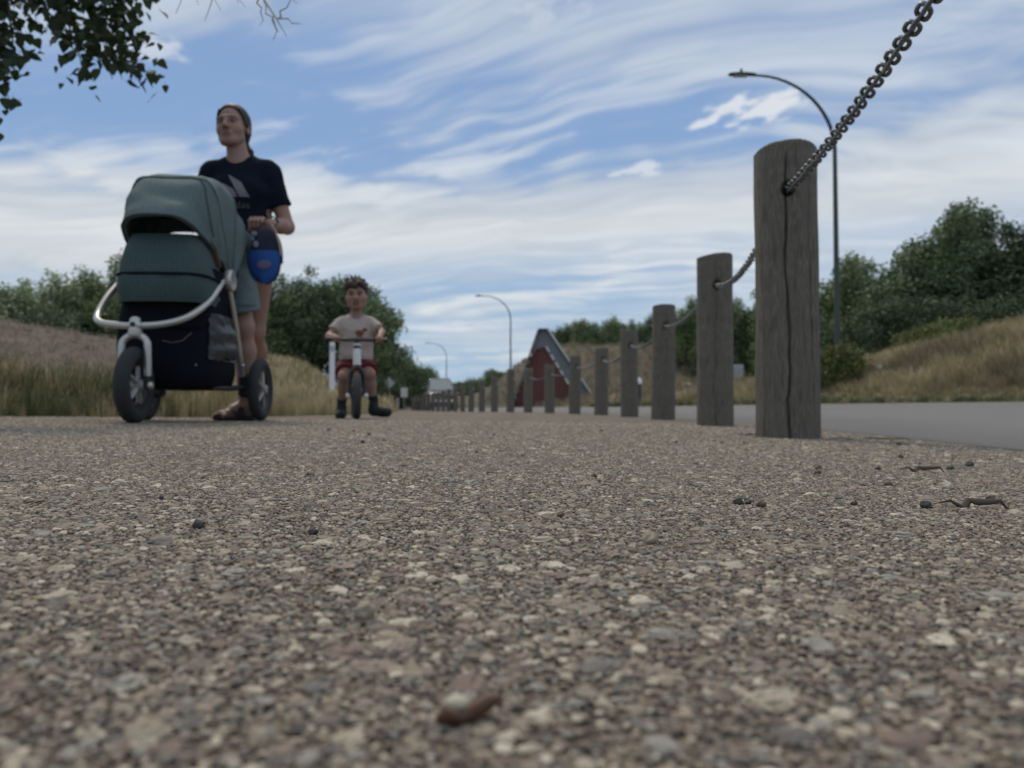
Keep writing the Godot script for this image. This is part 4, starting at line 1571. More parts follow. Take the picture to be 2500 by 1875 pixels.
func build_signs() -> void:
	var back := mat("sign_back", lin(0.42, 0.42, 0.42), 0.5, 0.4)
	var pole := mat("sign_pole", lin(0.30, 0.30, 0.29), 0.55, 0.5)
	var white := mat("white_board", lin(0.70, 0.68, 0.67), 0.6)
	var stake := mat("white_stake", lin(0.74, 0.76, 0.80), 0.5)
	# diamond sign seen from behind
	var p := on_land(-9.65, 60)
	var o := thing("diamond_sign", "grey back of a diamond road sign before the far trees, right of the child", "road sign", p)
	var cy := 2.056
	var g := Geo.new()
	g.box(Vector3(0, (cy + 0.2 - p.y) / 2 - 0.1, 0), Vector3(0.06, cy + 0.4 - p.y, 0.05), 0.01)
	part("sign_post", g.mesh(pole), o)
	g = Geo.new()
	g.box(Vector3(0, cy - p.y, 0.05), Vector3(0.64, 0.64, 0.012), 0.004, Basis(Vector3(0, 0, 1), PI / 4))
	part("sign_plate", g.mesh(back), o)
	p = on_land(-7.05, 50)
	o = thing("small_sign", "small pale rectangular sign by the path, right of the diamond sign", "sign", p)
	cy = 1.108
	g = Geo.new()
	g.box(Vector3(0, (cy - p.y) / 2 - 0.1, 0), Vector3(0.07, cy - p.y + 0.3, 0.07), 0.01)
	part("sign_post", g.mesh(pole), o)
	g = Geo.new()
	g.box(Vector3(0, cy - p.y, 0.05), Vector3(0.44, 0.62, 0.015), 0.005)
	part("sign_plate", g.mesh(white), o)
	# white marker stake left of the child
	p = on_land(-3.3, 14)
	o = thing("marker_stake", "tall white marker stake in the grass just left of the child", "marker post", p)
	var top := 1.291 - p.y
	g = Geo.new()
	g.box(Vector3(0, top / 2 - 0.1, 0), Vector3(0.095, top + 0.2, 0.03), 0.008)
	part("stake", g.mesh(stake), o)
	g = Geo.new()
	g.box(Vector3(0, top - 0.12, 0.0165), Vector3(0.07, 0.10, 0.004), 0.001)
	part("reflector", g.mesh(mat("grey_reflector", lin(0.35, 0.37, 0.42), 0.3)), o)
	# a short wooden stub beside the far end of the row
	p = on_land(-6.9, 46)
	o = thing("bollard_stub", "short pale stub at the far left end of the row of posts", "bollard", p)
	g = Geo.new()
	g.disc(Vector3(0, -0.1, 0), Vector3.UP, [[0.0, 0.11], [0.82, 0.105], [0.86, 0.08]], 14)
	part("stub", g.mesh(mat("pale_stub", lin(0.42, 0.38, 0.32), 0.9)), o)
	g = Geo.new()
	g.disc(Vector3(0, 0.55, 0), Vector3.UP, [[0.0, 0.112], [0.08, 0.112]], 14)
	part("band", g.mesh(pole), o)
	# beyond the road: a white topped post, a pale knob, a grey cabinet
	p = on_land(6.0, 36)
	o = thing("marker_post", "dark marker post with a bright white top, right of the fourth post", "marker post", p)
	top = 1.474 - p.y
	g = Geo.new()
	g.disc(Vector3(0, -0.1, 0), Vector3.UP, [[0.0, 0.1], [top - 0.15, 0.1], [top - 0.14, 0.04]], 12)
	part("shaft", g.mesh(mat("dark_shaft", lin(0.05, 0.055, 0.06), 0.6)), o)
	g = Geo.new()
	g.disc(Vector3(0, top - 0.26, 0), Vector3.UP, [[0.0, 0.12], [0.05, 0.15], [0.2, 0.12], [0.3, 0.03]], 14)
	part("cap", g.mesh(mat("white_cap", lin(0.85, 0.85, 0.85), 0.35)), o)
	p = on_land(10.45, 45)
	o = thing("marker_post", "low post with a small pale knob, in the gap left of the nearest post", "marker post", p)
	top = 1.441 - p.y
	g = Geo.new()
	g.disc(Vector3(0, -0.1, 0), Vector3.UP, [[0.0, 0.12], [top, 0.12]], 12)
	part("shaft", g.mesh(M["dark_shaft"]), o)
	g = Geo.new()
	g.ball(Vector3(0, top - 0.02, 0), Vector3(0.2, 0.16, 0.2), 14, 8)
	part("cap", g.mesh(mat("pale_cap", lin(0.5, 0.5, 0.48), 0.5)), o)
	p = on_land(13.2, 45)
	o = thing("utility_cabinet", "pale grey utility cabinet on the slope just left of the nearest post", "cabinet", p)
	g = Geo.new()
	g.box(Vector3(0, 0.62, 0), Vector3(0.8, 1.5, 0.55), 0.03)
	part("cabinet", g.mesh(mat("cabinet_grey", lin(0.42, 0.44, 0.46), 0.5)), o)
	g = Geo.new()
	g.box(Vector3(0, 0.66, 0.282), Vector3(0.66, 1.2, 0.012), 0.004)
	part("door", g.mesh(M["cabinet_grey"]), o)
	p = on_land(10.6, 22)
	o = thing("garden_stake", "short pale stake in the grass below the dark trees on the right", "stake", p)
	g = Geo.new()
	g.box(Vector3(0, 0.2, 0), Vector3(0.07, 0.55, 0.06), 0.01)
	part("stake", g.mesh(M["pale_stub"]), o)
	g = Geo.new()
	g.box(Vector3(0, 0.4, 0.034), Vector3(0.1, 0.08, 0.008), 0.002)
	part("tag", g.mesh(white), o)


func build_gable() -> void:
	var red := mat("red_boards", lin(0.17, 0.062, 0.058), 0.8)
	var roof := mat("grey_metal_roof", lin(0.24, 0.26, 0.285), 0.5, 0.2)
	triplanar(roof, Vector3.ONE * 0.5, M_grain)
	var trim := mat("white_trim", lin(0.72, 0.72, 0.70), 0.6)
	var dark := mat("dark_trim", lin(0.05, 0.055, 0.06), 0.6)
	var z := 58.0
	var p := Vector3(2.75, land_y(2.75, z), -z)
	var o := thing("gabled_building", "steep grey roofed building with a dark red gable wall beyond the road", "building", p, 0.0)
	# outline of the front, in metres from its foot: peak, left foot, right foot
	var peak := Vector2(-0.676, 6.018 - p.y)
	var peak2 := Vector2(-0.149, 6.088 - p.y)
	var lfoot := Vector2(-2.68, 0.288 - p.y)
	var rfoot := Vector2(3.577, 0.534 - p.y)
	var low := Vector2(-0.254, 4.788 - p.y)
	var lowr := Vector2(2.312, 0.534 - p.y)
	var deep := 8.0
	var slab := func(called: String, a: Vector2, b: Vector2, thick: float, z0: float, z1: float, m: Material) -> MeshInstance3D:
		var d := (b - a).normalized()
		var n := Vector2(-d.y, d.x) * thick
		var g := Geo.new()
		var ring := [a, b, b + n, a + n]
		var r0 := PackedVector3Array()
		var r1 := PackedVector3Array()
		for q in ring:
			r0.append(Vector3(q.x, q.y, z1))
			r1.append(Vector3(q.x, q.y, z0))
		for k in 4:
			var k2 := (k + 1) % 4
			g.face([r0[k], r0[k2], r1[k2], r1[k]])
		g.face([r0[3], r0[2], r0[1], r0[0]])
		g.face([r1[0], r1[1], r1[2], r1[3]])
		return part(called, g.mesh(m), o)
	# boards of the front wall, one by one between the two slopes
	var left_x := func(y: float) -> float: return lerpf(lfoot.x, peak.x, clampf((y - lfoot.y) / (peak.y - lfoot.y), 0, 1))
	var right_x := func(y: float) -> float: return lerpf(lowr.x, low.x, clampf((y - lowr.y) / (low.y - lowr.y), 0, 1))
	var x := lfoot.x + 0.08
	var k := 0
	while x < lowr.x:
		var w := 0.19
		var xm := x + w / 2
		var yl := lfoot.y + (xm - lfoot.x) / (peak.x - lfoot.x) * (peak.y - lfoot.y) if xm < peak.x else 99.0
		var yr := lowr.y + (xm - lowr.x) / (low.x - lowr.x) * (low.y - lowr.y) if xm > low.x else 99.0
		var yt := minf(minf(yl, yr), low.y)
		var g := Geo.new()
		var lowy := minf(lfoot.y, lowr.y) - 0.4
		if yt > lowy + 0.3:
			g.box(Vector3(xm, (yt + lowy) / 2, -0.06 + 0.012 * (k % 2)), Vector3(w - 0.012, yt - lowy, 0.05), 0.006)
			part("board", g.mesh(red), o)
		x += w
		k += 1
	for zz in [-0.12, -deep + 0.3]:
		var wall := Geo.new()
		wall.face([Vector3(lfoot.x + 0.05, lfoot.y - 0.4, zz), Vector3(lowr.x, lowr.y - 0.4, zz), Vector3(low.x, low.y, zz), Vector3(peak.x, low.y + 0.6, zz)])
		part("wall", wall.mesh(red, false, false), o)
	# roof slopes, the deep right-hand verge board and its pale edges
	slab.call("roof", lfoot, peak, 0.14, -deep, 0.5, roof)
	slab.call("roof", rfoot, peak2, -0.16, -deep, 0.45, roof)
	var cap := Geo.new()
	cap.face([Vector3(peak.x, peak.y - 0.04, 0.1), Vector3(lerpf(peak.x, lfoot.x, 0.27), lerpf(peak.y, lfoot.y, 0.27), 0.1), Vector3(low.x, low.y - 0.05, 0.1), Vector3(lowr.x, lowr.y, 0.1), Vector3(rfoot.x, rfoot.y, 0.1), Vector3(peak2.x, peak2.y - 0.02, 0.1)])
	cap.face([Vector3(peak.x, peak.y - 0.04, 0.02), Vector3(lerpf(peak.x, lfoot.x, 0.27), lerpf(peak.y, lfoot.y, 0.27), 0.02), Vector3(low.x, low.y - 0.05, 0.02), Vector3(lowr.x, lowr.y, 0.02), Vector3(rfoot.x, rfoot.y, 0.02), Vector3(peak2.x, peak2.y - 0.02, 0.02)])
	part("verge_board", cap.mesh(roof, false, false), o)
	slab.call("edge_trim", rfoot + Vector2(0.02, 0.02), peak2 + Vector2(0.02, 0.02), -0.10, 0.3, 0.52, trim)
	slab.call("edge_trim", lfoot, peak, 0.05, 0.42, 0.55, dark)
	for i in 7:
		var a := low.lerp(lowr, i / 7.0 + 0.012)
		var b := low.lerp(lowr, i / 7.0 + 0.108)
		slab.call("trim_piece", a, b, 0.13, 0.11, 0.15, trim)
	var g := Geo.new()
	g.box(Vector3((peak.x + peak2.x) / 2, peak.y + 0.06, -deep / 2 + 0.3), Vector3(peak2.x - peak.x + 0.14, 0.09, deep + 0.4), 0.02)
	part("ridge_cap", g.mesh(roof), o)


func build_pickup() -> void:
	var body := mat("dark_paint", lin(0.022, 0.026, 0.034), 0.3, 0.2)
	body.clearcoat_enabled = true
	body.clearcoat = 0.8
	body.clearcoat_roughness = 0.08
	var glass := mat("windscreen", lin(0.16, 0.19, 0.19), 0.04)
	glass.metallic_specular = 0.9
	glass.clearcoat_enabled = true
	glass.clearcoat = 1.0
	glass.clearcoat_roughness = 0.03
	var rubber := mat("tyre_rubber", lin(0.02, 0.02, 0.021), 0.85)
	var chrome := mat("chrome", lin(0.6, 0.62, 0.62), 0.18, 1.0)
	var white := mat("pale_paint", lin(0.42, 0.46, 0.46), 0.25, 0.3)
	var amber := mat("amber_lens", lin(0.72, 0.22, 0.05), 0.25)
	var lamp := mat("headlamp_glass", lin(0.55, 0.57, 0.6), 0.1, 0.4)
	var p := on_land(-4.5, 48.0)
	var o := thing("far_vehicle", "dark vehicle with a bright sky reflecting windscreen, coming along the road", "car", p, deg_to_rad(10.0))
	var g := Geo.new()
	var rings := []
	# half-width, floor, top at stations from nose to tail
	for s in [[2.35, 0.78, 0.45, 0.98], [2.25, 0.88, 0.36, 1.10], [1.6, 0.93, 0.32, 1.18], [0.9, 0.95, 0.32, 1.22], [-0.6, 0.95, 0.32, 1.24], [-2.2, 0.94, 0.34, 1.24], [-2.5, 0.90, 0.42, 1.2]]:
		var ring := PackedVector3Array()
		for q in [[-1, 0], [-1.0, 0.55], [-0.97, 0.8], [-0.86, 0.97], [0, 1.02], [0.86, 0.97], [0.97, 0.8], [1, 0.55], [1, 0], [0.8, -0.08], [-0.8, -0.08]]:
			ring.append(Vector3(q[0] * s[1], s[2] + (s[3] - s[2]) * q[1], s[0]))
		rings.append(ring)
	g.loft(rings)
	part("body", g.mesh(body), o)
	g = Geo.new()
	rings = []
	for s in [[1.2, 0.82, 0.74], [1.55, 0.78, 0.30], [1.98, 0.60, -0.12], [2.04, 0.52, -0.35]]:
		var ring := PackedVector3Array()
		for q in [[-1, 1], [1, 1], [1.03, 0.4], [1.03, -1], [-1.03, -1], [-1.03, 0.4]]:
			ring.append(Vector3(q[0] * s[1], s[0], s[2] if q[1] > 0 else (-1.6 + (s[0] - 1.2) * 0.1 if q[1] < 0 else s[2] - 0.25)))
		rings.append(ring)
	g.loft(rings)
	var cabin := part("cabin", g.mesh(body), o)
	g = Geo.new()
	g.face([Vector3(-0.76, 1.24, 0.735), Vector3(0.76, 1.24, 0.735), Vector3(0.56, 1.93, -0.055), Vector3(-0.56, 1.93, -0.055)])
	var ws := part("windscreen", g.mesh(glass, false, false), cabin)
	ws.position = Vector3(0, 0.02, 0.03)
	for s in [-1.0, 1.0]:
		g = Geo.new()
		g.face([Vector3(0.86 * s, 1.28, 0.3), Vector3(0.86 * s, 1.28, -1.2), Vector3(0.70 * s, 1.88, -1.1), Vector3(0.70 * s, 1.88, -0.2)])
		part("side_window", g.mesh(glass, false, false), cabin)
		g = Geo.new()
		g.box(Vector3(0.70 * s, 0.88, 2.33), Vector3(0.36, 0.2, 0.1), 0.04)
		part("headlight", g.mesh(lamp), o)
		g = Geo.new()
		g.box(Vector3(0.84 * s, 1.02, 2.2), Vector3(0.2, 0.13, 0.18), 0.04)
		part("turn_signal", g.mesh(amber), o)
		g = Geo.new()
		g.box(Vector3(1.08 * s, 1.36, 0.45), Vector3(0.26, 0.2, 0.1), 0.04)
		part("mirror", g.mesh(body), o)
		for zz in [1.5, -1.6]:
			var t := Geo.new()
			t.disc(Vector3(0.70 * s, 0.37, zz), Vector3(s, 0, 0), [[0.0, 0.30], [0.02, 0.37], [0.22, 0.37], [0.25, 0.31], [0.23, 0.2]], 24)
			var w := part("wheel", t.mesh(rubber), o)
			t = Geo.new()
			t.disc(Vector3(0.92 * s, 0.37, zz), Vector3(s, 0, 0), [[0.0, 0.22], [0.035, 0.2], [0.03, 0.08], [0.05, 0.05]], 16)
			part("rim", t.mesh(chrome), w)
	g = Geo.new()
	g.box(Vector3(0, 0.86, 2.36), Vector3(0.95, 0.24, 0.06), 0.02)
	part("grille", g.mesh(rubber), o)
	g = Geo.new()
	g.box(Vector3(0, 0.56, 2.40), Vector3(1.7, 0.2, 0.16), 0.05)
	part("bumper", g.mesh(chrome), o)
	g = Geo.new()
	g.box(Vector3(0, 0.58, 2.485), Vector3(0.32, 0.13, 0.01), 0.003)
	part("number_plate", g.mesh(mat("plate", lin(0.6, 0.6, 0.6), 0.5)), o)
# ---------------------------------------------------------------- the pushchair
func superarch(w: float, r: float, th: float, pivot: Vector3, n: int, e1 := 0.34, e2 := 0.38) -> PackedVector3Array:
	var out := PackedVector3Array()
	for k in n + 1:
		var t := PI * k / n
		var x := w * signf(cos(t)) * pow(absf(cos(t)), e1)
		var q := r * pow(maxf(sin(t), 0.0), e2)
		out.append(pivot + Vector3(x, q * sin(th), q * cos(th)))
	return out


func rrect(w: float, d: float, y: float, z: float, n := 36, e := 0.38) -> PackedVector3Array:
	var out := PackedVector3Array()
	for k in n:
		var a := TAU * k / n
		out.append(Vector3(w * signf(cos(a)) * pow(absf(cos(a)), e), y, z - d * signf(sin(a)) * pow(absf(sin(a)), e)))
	return out


func spoked_wheel(o: Node3D, at: Vector3, r: float, wide: float, axis: Vector3, rubber: Material, rim_m: Material, spoke_m: Material, spokes: int, called := "wheel") -> Node3D:
	var side := axis.cross(Vector3.UP).normalized()
	var tr := wide * 0.5
	var g := Geo.new()
	# rim
	var rr := r - tr * 1.9
	var pts := []
	for k in 32:
		var a := TAU * k / 32
		pts.append(at + (side * cos(a) + Vector3.UP * sin(a)) * rr)
	g.tube(pts, tr * 0.62, 10, true)
	var rim := part(called, g.mesh(rim_m), o)
	g = Geo.new()
	var rings := []
	for k in 48:
		var a := TAU * k / 48
		var out := side * cos(a) + Vector3.UP * sin(a)
		var ring := PackedVector3Array()
		for j in 16:
			var b := TAU * j / 16
			var lug := 1.0 + (0.05 if (k + (j / 2)) % 2 == 0 and cos(b) > 0.2 else 0.0)
			ring.append(at + out * (r - tr + cos(b) * tr * 1.02 * (lug if cos(b) > 0 else 1.0)) + axis * sin(b) * tr)
		rings.append(ring)
	g.loft(rings, false, false, true, true)
	part("tyre", g.mesh(rubber), rim)
	for k in spokes:
		g = Geo.new()
		var a := TAU * k / spokes + 0.5
		var d := side * cos(a) + Vector3.UP * sin(a)
		g.tube([at + d * r * 0.12 + axis * wide * 0.2, at + d * r * 0.45 + axis * wide * 0.12, at + d * rr], [r * 0.085, r * 0.075, r * 0.06], 8, false, 0.7)
		part("spoke", g.mesh(spoke_m), rim)
	g = Geo.new()
	g.disc(at - axis * wide * 0.6, axis, [[0.0, r * 0.1], [0.01, r * 0.15], [wide * 1.15, r * 0.15], [wide * 1.2, r * 0.09]], 16)
	part("hub", g.mesh(spoke_m), rim)
	return rim


func build_stroller() -> void:
	var silver := mat("brushed_aluminium", lin(0.50, 0.50, 0.48), 0.42, 0.75)
	var teal := mat("teal_canvas", lin(0.125, 0.185, 0.192), 0.9)
	triplanar(teal, Vector3.ONE * 7.0, M_grain, noise_tex(0.35, 256, [], FastNoiseLite.TYPE_SIMPLEX, 2, 71), 0.12)
	teal.rim_enabled = true
	teal.rim = 0.25
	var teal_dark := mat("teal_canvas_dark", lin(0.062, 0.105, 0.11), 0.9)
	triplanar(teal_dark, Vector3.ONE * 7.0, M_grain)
	var black := mat("black_fabric", lin(0.009, 0.011, 0.017), 0.95)
	black.metallic_specular = 0.2
	var nylon := mat("black_nylon", lin(0.022, 0.028, 0.036), 0.42)
	var plastic := mat("black_plastic", lin(0.018, 0.019, 0.021), 0.5)
	var rubber := mat("wheel_rubber", lin(0.025, 0.027, 0.03), 0.85)
	var grey := mat("grey_spoke", lin(0.33, 0.33, 0.33), 0.5, 0.3)
	var o := thing("pushchair", "teal hooded three wheeled pushchair with a silver front bar, pushed by the woman", "pushchair", on_land(-1.508, 3.05), deg_to_rad(2.5))
	var sx := 0.055
	# hood: fabric over three bows, thick enough to have an inside
	var pivot := Vector3(sx, 0.665, -0.39)
	var rings := []
	var inner := []
	for i in 29:
		var f := i / 28.0
		var th := deg_to_rad(lerpf(24.0, 132.5, f))
		var r := lerpf(0.428, 0.40, smoothstep(0.0, 0.45, f)) + 0.042 * sin(PI * smoothstep(0.08, 0.85, f)) - 0.05 * smoothstep(0.6, 1.0, f)
		# the cloth hangs a little between bows
		r -= 0.010 * pow(sin(f * PI * 3.0), 2.0)
		var w := 0.188 - 0.010 * smoothstep(0.3, 0.0, f) + 0.034 * smoothstep(0.35, 1.0, f)
		var e1 := lerpf(0.60, 0.34, smoothstep(0.0, 0.3, f))
		var e2 := lerpf(0.60, 0.38, smoothstep(0.0, 0.3, f))
		rings.append(superarch(w, r, th, pivot, 40, e1, e2))
		inner.append(superarch(w - 0.012, r - 0.012, th, pivot, 40, e1, e2))
	var g := Geo.new()
	g.loft(rings, false, false, false)
	inner.reverse()
	g.loft(inner, false, false, false)
	for pair in [[rings[0], inner[28]], [inner[0], rings[28]]]:
		g.loft([pair[1], pair[0]], false, false, false)
	# a few soft creases
	var cn := FastNoiseLite.new()
	cn.seed = 4
	cn.frequency = 3.2
	for i in g.v.size():
		var p := g.v[i]
		g.v[i] = p + (p - pivot).normalized() * 0.020 * cn.get_noise_3d(p.x * 1.0, p.y * 1.6, p.z * 2.4)
	var hood := part("hood", g.mesh(teal, false, false), o)
	for f in [0.0, 0.36, 0.68]:
		g = Geo.new()
		var ring: PackedVector3Array = rings[int(f * 28)]
		var pts := []
		for p in ring:
			pts.append(p + (p - pivot).normalized() * (0.002 + 0.020 * cn.get_noise_3d(p.x * 1.0, p.y * 1.6, p.z * 2.4)))
		g.tube(pts, 0.0055 if f == 0.0 else 0.004, 6)
		part("seam", g.mesh(teal_dark if f == 0.0 else teal), hood)
	# the curved stitched line across the brow of the hood
	g = Geo.new()
	var pts2 := []
	for k in 33:
		var t := lerpf(0.10, 0.90, k / 32.0)
		var fi := 3.0 + 7.0 * sin(PI * k / 32.0)
		var a: PackedVector3Array = rings[int(fi)]
		var b: PackedVector3Array = rings[int(fi) + 1]
		var p := a[int(t * 40)].lerp(b[int(t * 40)], fi - int(fi))
		pts2.append(p + (p - pivot).normalized() * (0.003 + 0.020 * cn.get_noise_3d(p.x * 1.0, p.y * 1.6, p.z * 2.4)))
	g.tube(pts2, 0.0035, 5)
	part("seam", g.mesh(teal_dark), hood)
	# rolled cloth flap behind the hood
	g = Geo.new()
	g.tube([Vector3(sx + 0.09, 0.93, -0.66), Vector3(sx + 0.14, 0.91, -0.69), Vector3(sx + 0.185, 0.87, -0.72), Vector3(sx + 0.205, 0.83, -0.73)], [0.012, 0.042, 0.040, 0.010], 12)
	part("rear_flap", g.mesh(teal), hood)
	# seat unit: the upright apron panel, a darker strip, then the black body
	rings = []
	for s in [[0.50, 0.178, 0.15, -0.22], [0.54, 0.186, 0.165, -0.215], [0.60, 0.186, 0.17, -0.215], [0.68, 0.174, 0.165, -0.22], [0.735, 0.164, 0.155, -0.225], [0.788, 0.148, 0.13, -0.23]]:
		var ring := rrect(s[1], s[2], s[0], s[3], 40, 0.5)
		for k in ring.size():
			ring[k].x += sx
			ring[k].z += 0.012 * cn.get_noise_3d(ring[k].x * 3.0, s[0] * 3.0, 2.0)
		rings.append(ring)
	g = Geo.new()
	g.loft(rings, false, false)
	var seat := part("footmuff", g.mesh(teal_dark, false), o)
	g = Geo.new()
	var band := []
	for q in rrect(0.187, 0.171, 0.612, -0.215, 40, 0.5):
		band.append(q + Vector3(sx, 0, 0))
	g.tube(band, 0.006, 6, true)
	part("zip", g.mesh(black), seat)
	g = Geo.new()
	g.ball(Vector3(sx + 0.155, 0.60, -0.09), Vector3(0.008, 0.01, 0.006), 10, 6)
	part("snap", g.mesh(silver), seat)
	# side and back of the seat, open at the top behind the apron
	rings = []
	for s in [[0.40, 0.165, 0.21, -0.34], [0.55, 0.187, 0.235, -0.35], [0.66, 0.19, 0.235, -0.36]]:
		var ring := rrect(s[1], s[2], s[0], s[3], 36, 0.5)
		for k in ring.size():
			ring[k].x += sx
		rings.append(ring)
	g = Geo.new()
	g.loft(rings, true, false)
	part("seat_shell", g.mesh(black), o)
	g = Geo.new()
	g.box(Vector3(sx, 0.70, -0.58), Vector3(0.33, 0.32, 0.03), 0.012, Basis(Vector3.RIGHT, -0.35))
	part("backrest", g.mesh(black), o)
	g = Geo.new()
	g.tube([Vector3(sx + 0.155, 0.80, -0.17), Vector3(sx + 0.17, 0.75, -0.22), Vector3(sx + 0.178, 0.68, -0.27)], [0.012, 0.02, 0.016], 8, false, 0.5)
	part("strap", g.mesh(mat("brown_strap", lin(0.11, 0.06, 0.045), 0.8)), o)
	# lower body and cargo basket
	rings = []
	for s in [[0.145, 0.15, 0.22, -0.405], [0.155, 0.19, 0.245, -0.40], [0.22, 0.212, 0.25, -0.395], [0.33, 0.214, 0.235, -0.375], [0.42, 0.206, 0.215, -0.355], [0.50, 0.192, 0.195, -0.34], [0.53, 0.178, 0.18, -0.33]]:
		var ring := rrect(s[1], s[2], s[0], s[3], 48, 0.55)
		for k in ring.size():
			var p := ring[k]
			p.x += sx * 0.45
			var fold := 0.010 * cn.get_noise_3d(p.x * 2.0, p.y * 7.0, p.z * 4.0)
			p.z += fold
			ring[k] = p
		rings.append(ring)
	g = Geo.new()
	g.loft(rings)
	var basket := part("basket", g.mesh(black, false), o)
	# shiny folded side pocket
	g = Geo.new()
	rings = []
	for i in 13:
		var f := i / 12.0
		var ring := PackedVector3Array()
		for j in 15:
			var h := j / 14.0
			var z := lerpf(-0.20, -0.56, h)
			var y := lerpf(0.47, 0.27, f)
			var bulge := 0.216 + sx * 0.45 + 0.014 * sin(PI * h) * sin(PI * f) + 0.008 * sin(f * 17.0 + h * 3.0) * sin(PI * h) + 0.012 * cn.get_noise_2d(y * 9.0, z * 5.0) - 0.02 * pow(absf(h * 2.0 - 1.0), 4.0)
			ring.append(Vector3(bulge, y, z))
		rings.append(ring)
	g.loft(rings, false, false, false)
	part("side_pocket", g.mesh(nylon, false, false), basket)
	g = Geo.new()
	g.ball(Vector3(0.175, 0.245, -0.172), Vector3(0.007, 0.009, 0.006), 10, 6)
	part("snap", g.mesh(silver), basket)
	g = Geo.new()
	g.tube([Vector3(0.05, 0.345, -0.135), Vector3(0.09, 0.335, -0.138), Vector3(0.13, 0.345, -0.145), Vector3(0.165, 0.38, -0.155)], 0.0025, 5)
	part("piping", g.mesh(mat("grey_piping", lin(0.12, 0.12, 0.13), 0.8)), basket)
	# bowed front bar
	g = Geo.new()
	var c := Curve3D.new()
	c.bake_interval = 0.02
	var keys := [Vector3(-0.225, 0.615, -0.34), Vector3(-0.232, 0.54, -0.25), Vector3(-0.222, 0.452, -0.15), Vector3(-0.17, 0.412, -0.065), Vector3(-0.08, 0.396, -0.020), Vector3(0.0, 0.392, -0.006), Vector3(0.10, 0.400, -0.015), Vector3(0.18, 0.432, -0.055), Vector3(0.226, 0.498, -0.14), Vector3(0.238, 0.58, -0.25), Vector3(0.235, 0.635, -0.33)]
	for k in keys.size():
		var t: Vector3 = (keys[mini(k + 1, keys.size() - 1)] - keys[maxi(k - 1, 0)]) / 6.0
		c.add_point(keys[k], -t, t)
	g.tube(Array(c.get_baked_points()), 0.0140, 14)
	part("front_bar", g.mesh(silver), o)
	# fork over the swivel wheel
	var turn := Basis(Vector3.UP, deg_to_rad(2.0))
	g = Geo.new()
	g.disc(Vector3(0, 0.345, 0.0), Vector3.UP, [[0.0, 0.02], [0.01, 0.028], [0.045, 0.024], [0.075, 0.02], [0.082, 0.012]], 16)
	g.ball(Vector3(0, 0.392, 0.002), Vector3(0.03, 0.024, 0.024), 14, 8)
	var joint := part("swivel_joint", g.mesh(silver), o)
	g = Geo.new()
	g.disc(Vector3(0, 0.395, 0.02), Vector3(0, 0, 1), [[0.0, 0.011], [0.008, 0.01]], 10)
	part("bolt", g.mesh(plastic), joint)
	g = Geo.new()
	var fp := []
	for k in 17:
		var a := PI * k / 16.0
		fp.append(turn * Vector3(0.05 * cos(a), 0.31 + 0.045 * sin(a), 0.004 - 0.006 * sin(a)))
	fp.push_front(turn * Vector3(0.052, 0.24, 0.004))
	fp.push_front(turn * Vector3(0.052, 0.19, 0.003))
	fp.append(turn * Vector3(-0.052, 0.24, 0.004))
	fp.append(turn * Vector3(-0.052, 0.19, 0.003))
	g.tube(fp, 0.0125, 12, false, 1.15)
	var fork := part("fork", g.mesh(silver), o)
	for s in [-1.0, 1.0]:
		g = Geo.new()
		g.box(turn * Vector3(0.05 * s, 0.172, 0.0), Vector3(0.02, 0.075, 0.03), 0.006, turn)
		part("dropout", g.mesh(plastic), fork)
		g = Geo.new()
		g.disc(turn * Vector3(0.056 * s, 0.152, 0.0), turn * Vector3(s, 0, 0), [[0.0, 0.016], [0.012, 0.016], [0.016, 0.01]], 12)
		part("axle_nut", g.mesh(silver), fork)
	spoked_wheel(o, turn * Vector3(0, 0.153, 0), 0.153, 0.062, turn * Vector3(1, 0, 0), rubber, plastic, grey, 5, "front_wheel")
	# rear legs, wheels and axle
	for s in [-1.0, 1.0]:
		var hx: float = 0.226 * s + sx * 0.4
		g = Geo.new()
		g.disc(Vector3(hx - 0.012 * s, 0.635, -0.36), Vector3(s, 0, 0), [[0.0, 0.04], [0.006, 0.05], [0.03, 0.05], [0.036, 0.042]], 22)
		part("hinge", g.mesh(silver), o)
		g = Geo.new()
		g.tube([Vector3(hx, 0.60, -0.37), Vector3(hx - 0.006 * s, 0.42, -0.50), Vector3(hx - 0.02 * s, 0.22, -0.645)], [0.013, 0.013, 0.013], 12, false, 1.35)
		var leg := part("rear_leg", g.mesh(silver), o)
		g = Geo.new()
		g.ball(Vector3(hx - 0.004 * s, 0.265, -0.598), Vector3(0.007, 0.007, 0.007), 10, 6)
		part("rivet", g.mesh(mat("rivet", lin(0.8, 0.8, 0.8), 0.2, 0.8)), leg)
		g = Geo.new()
		g.box(Vector3(hx - 0.014 * s, 0.172, -0.685), Vector3(0.07, 0.115, 0.06), 0.015)
		part("axle_block", g.mesh(plastic), leg)
		g = Geo.new()
		g.tube([Vector3(hx - 0.01 * s, 0.66, -0.37), Vector3(hx - 0.03 * s, 0.80, -0.60), Vector3(hx - 0.05 * s, 0.905, -0.80)], [0.014, 0.014, 0.013], 12)
		part("push_tube", g.mesh(plastic), o)
		spoked_wheel(o, Vector3(hx + 0.052 * s, 0.153, -0.70), 0.153, 0.052, Vector3(s, 0, 0), rubber, plastic, grey, 5, "rear_wheel")
	g = Geo.new()
	g.tube([Vector3(-0.22, 0.165, -0.69), Vector3(0.24, 0.165, -0.69)], 0.014, 10)
	part("rear_axle", g.mesh(plastic), o)
	g = Geo.new()
	g.tube([Vector3(0.20, 0.15, -0.30), Vector3(0.225, 0.152, -0.5), Vector3(0.235, 0.165, -0.68)], 0.011, 8)
	part("basket_frame", g.mesh(plastic), o)
	g = Geo.new()
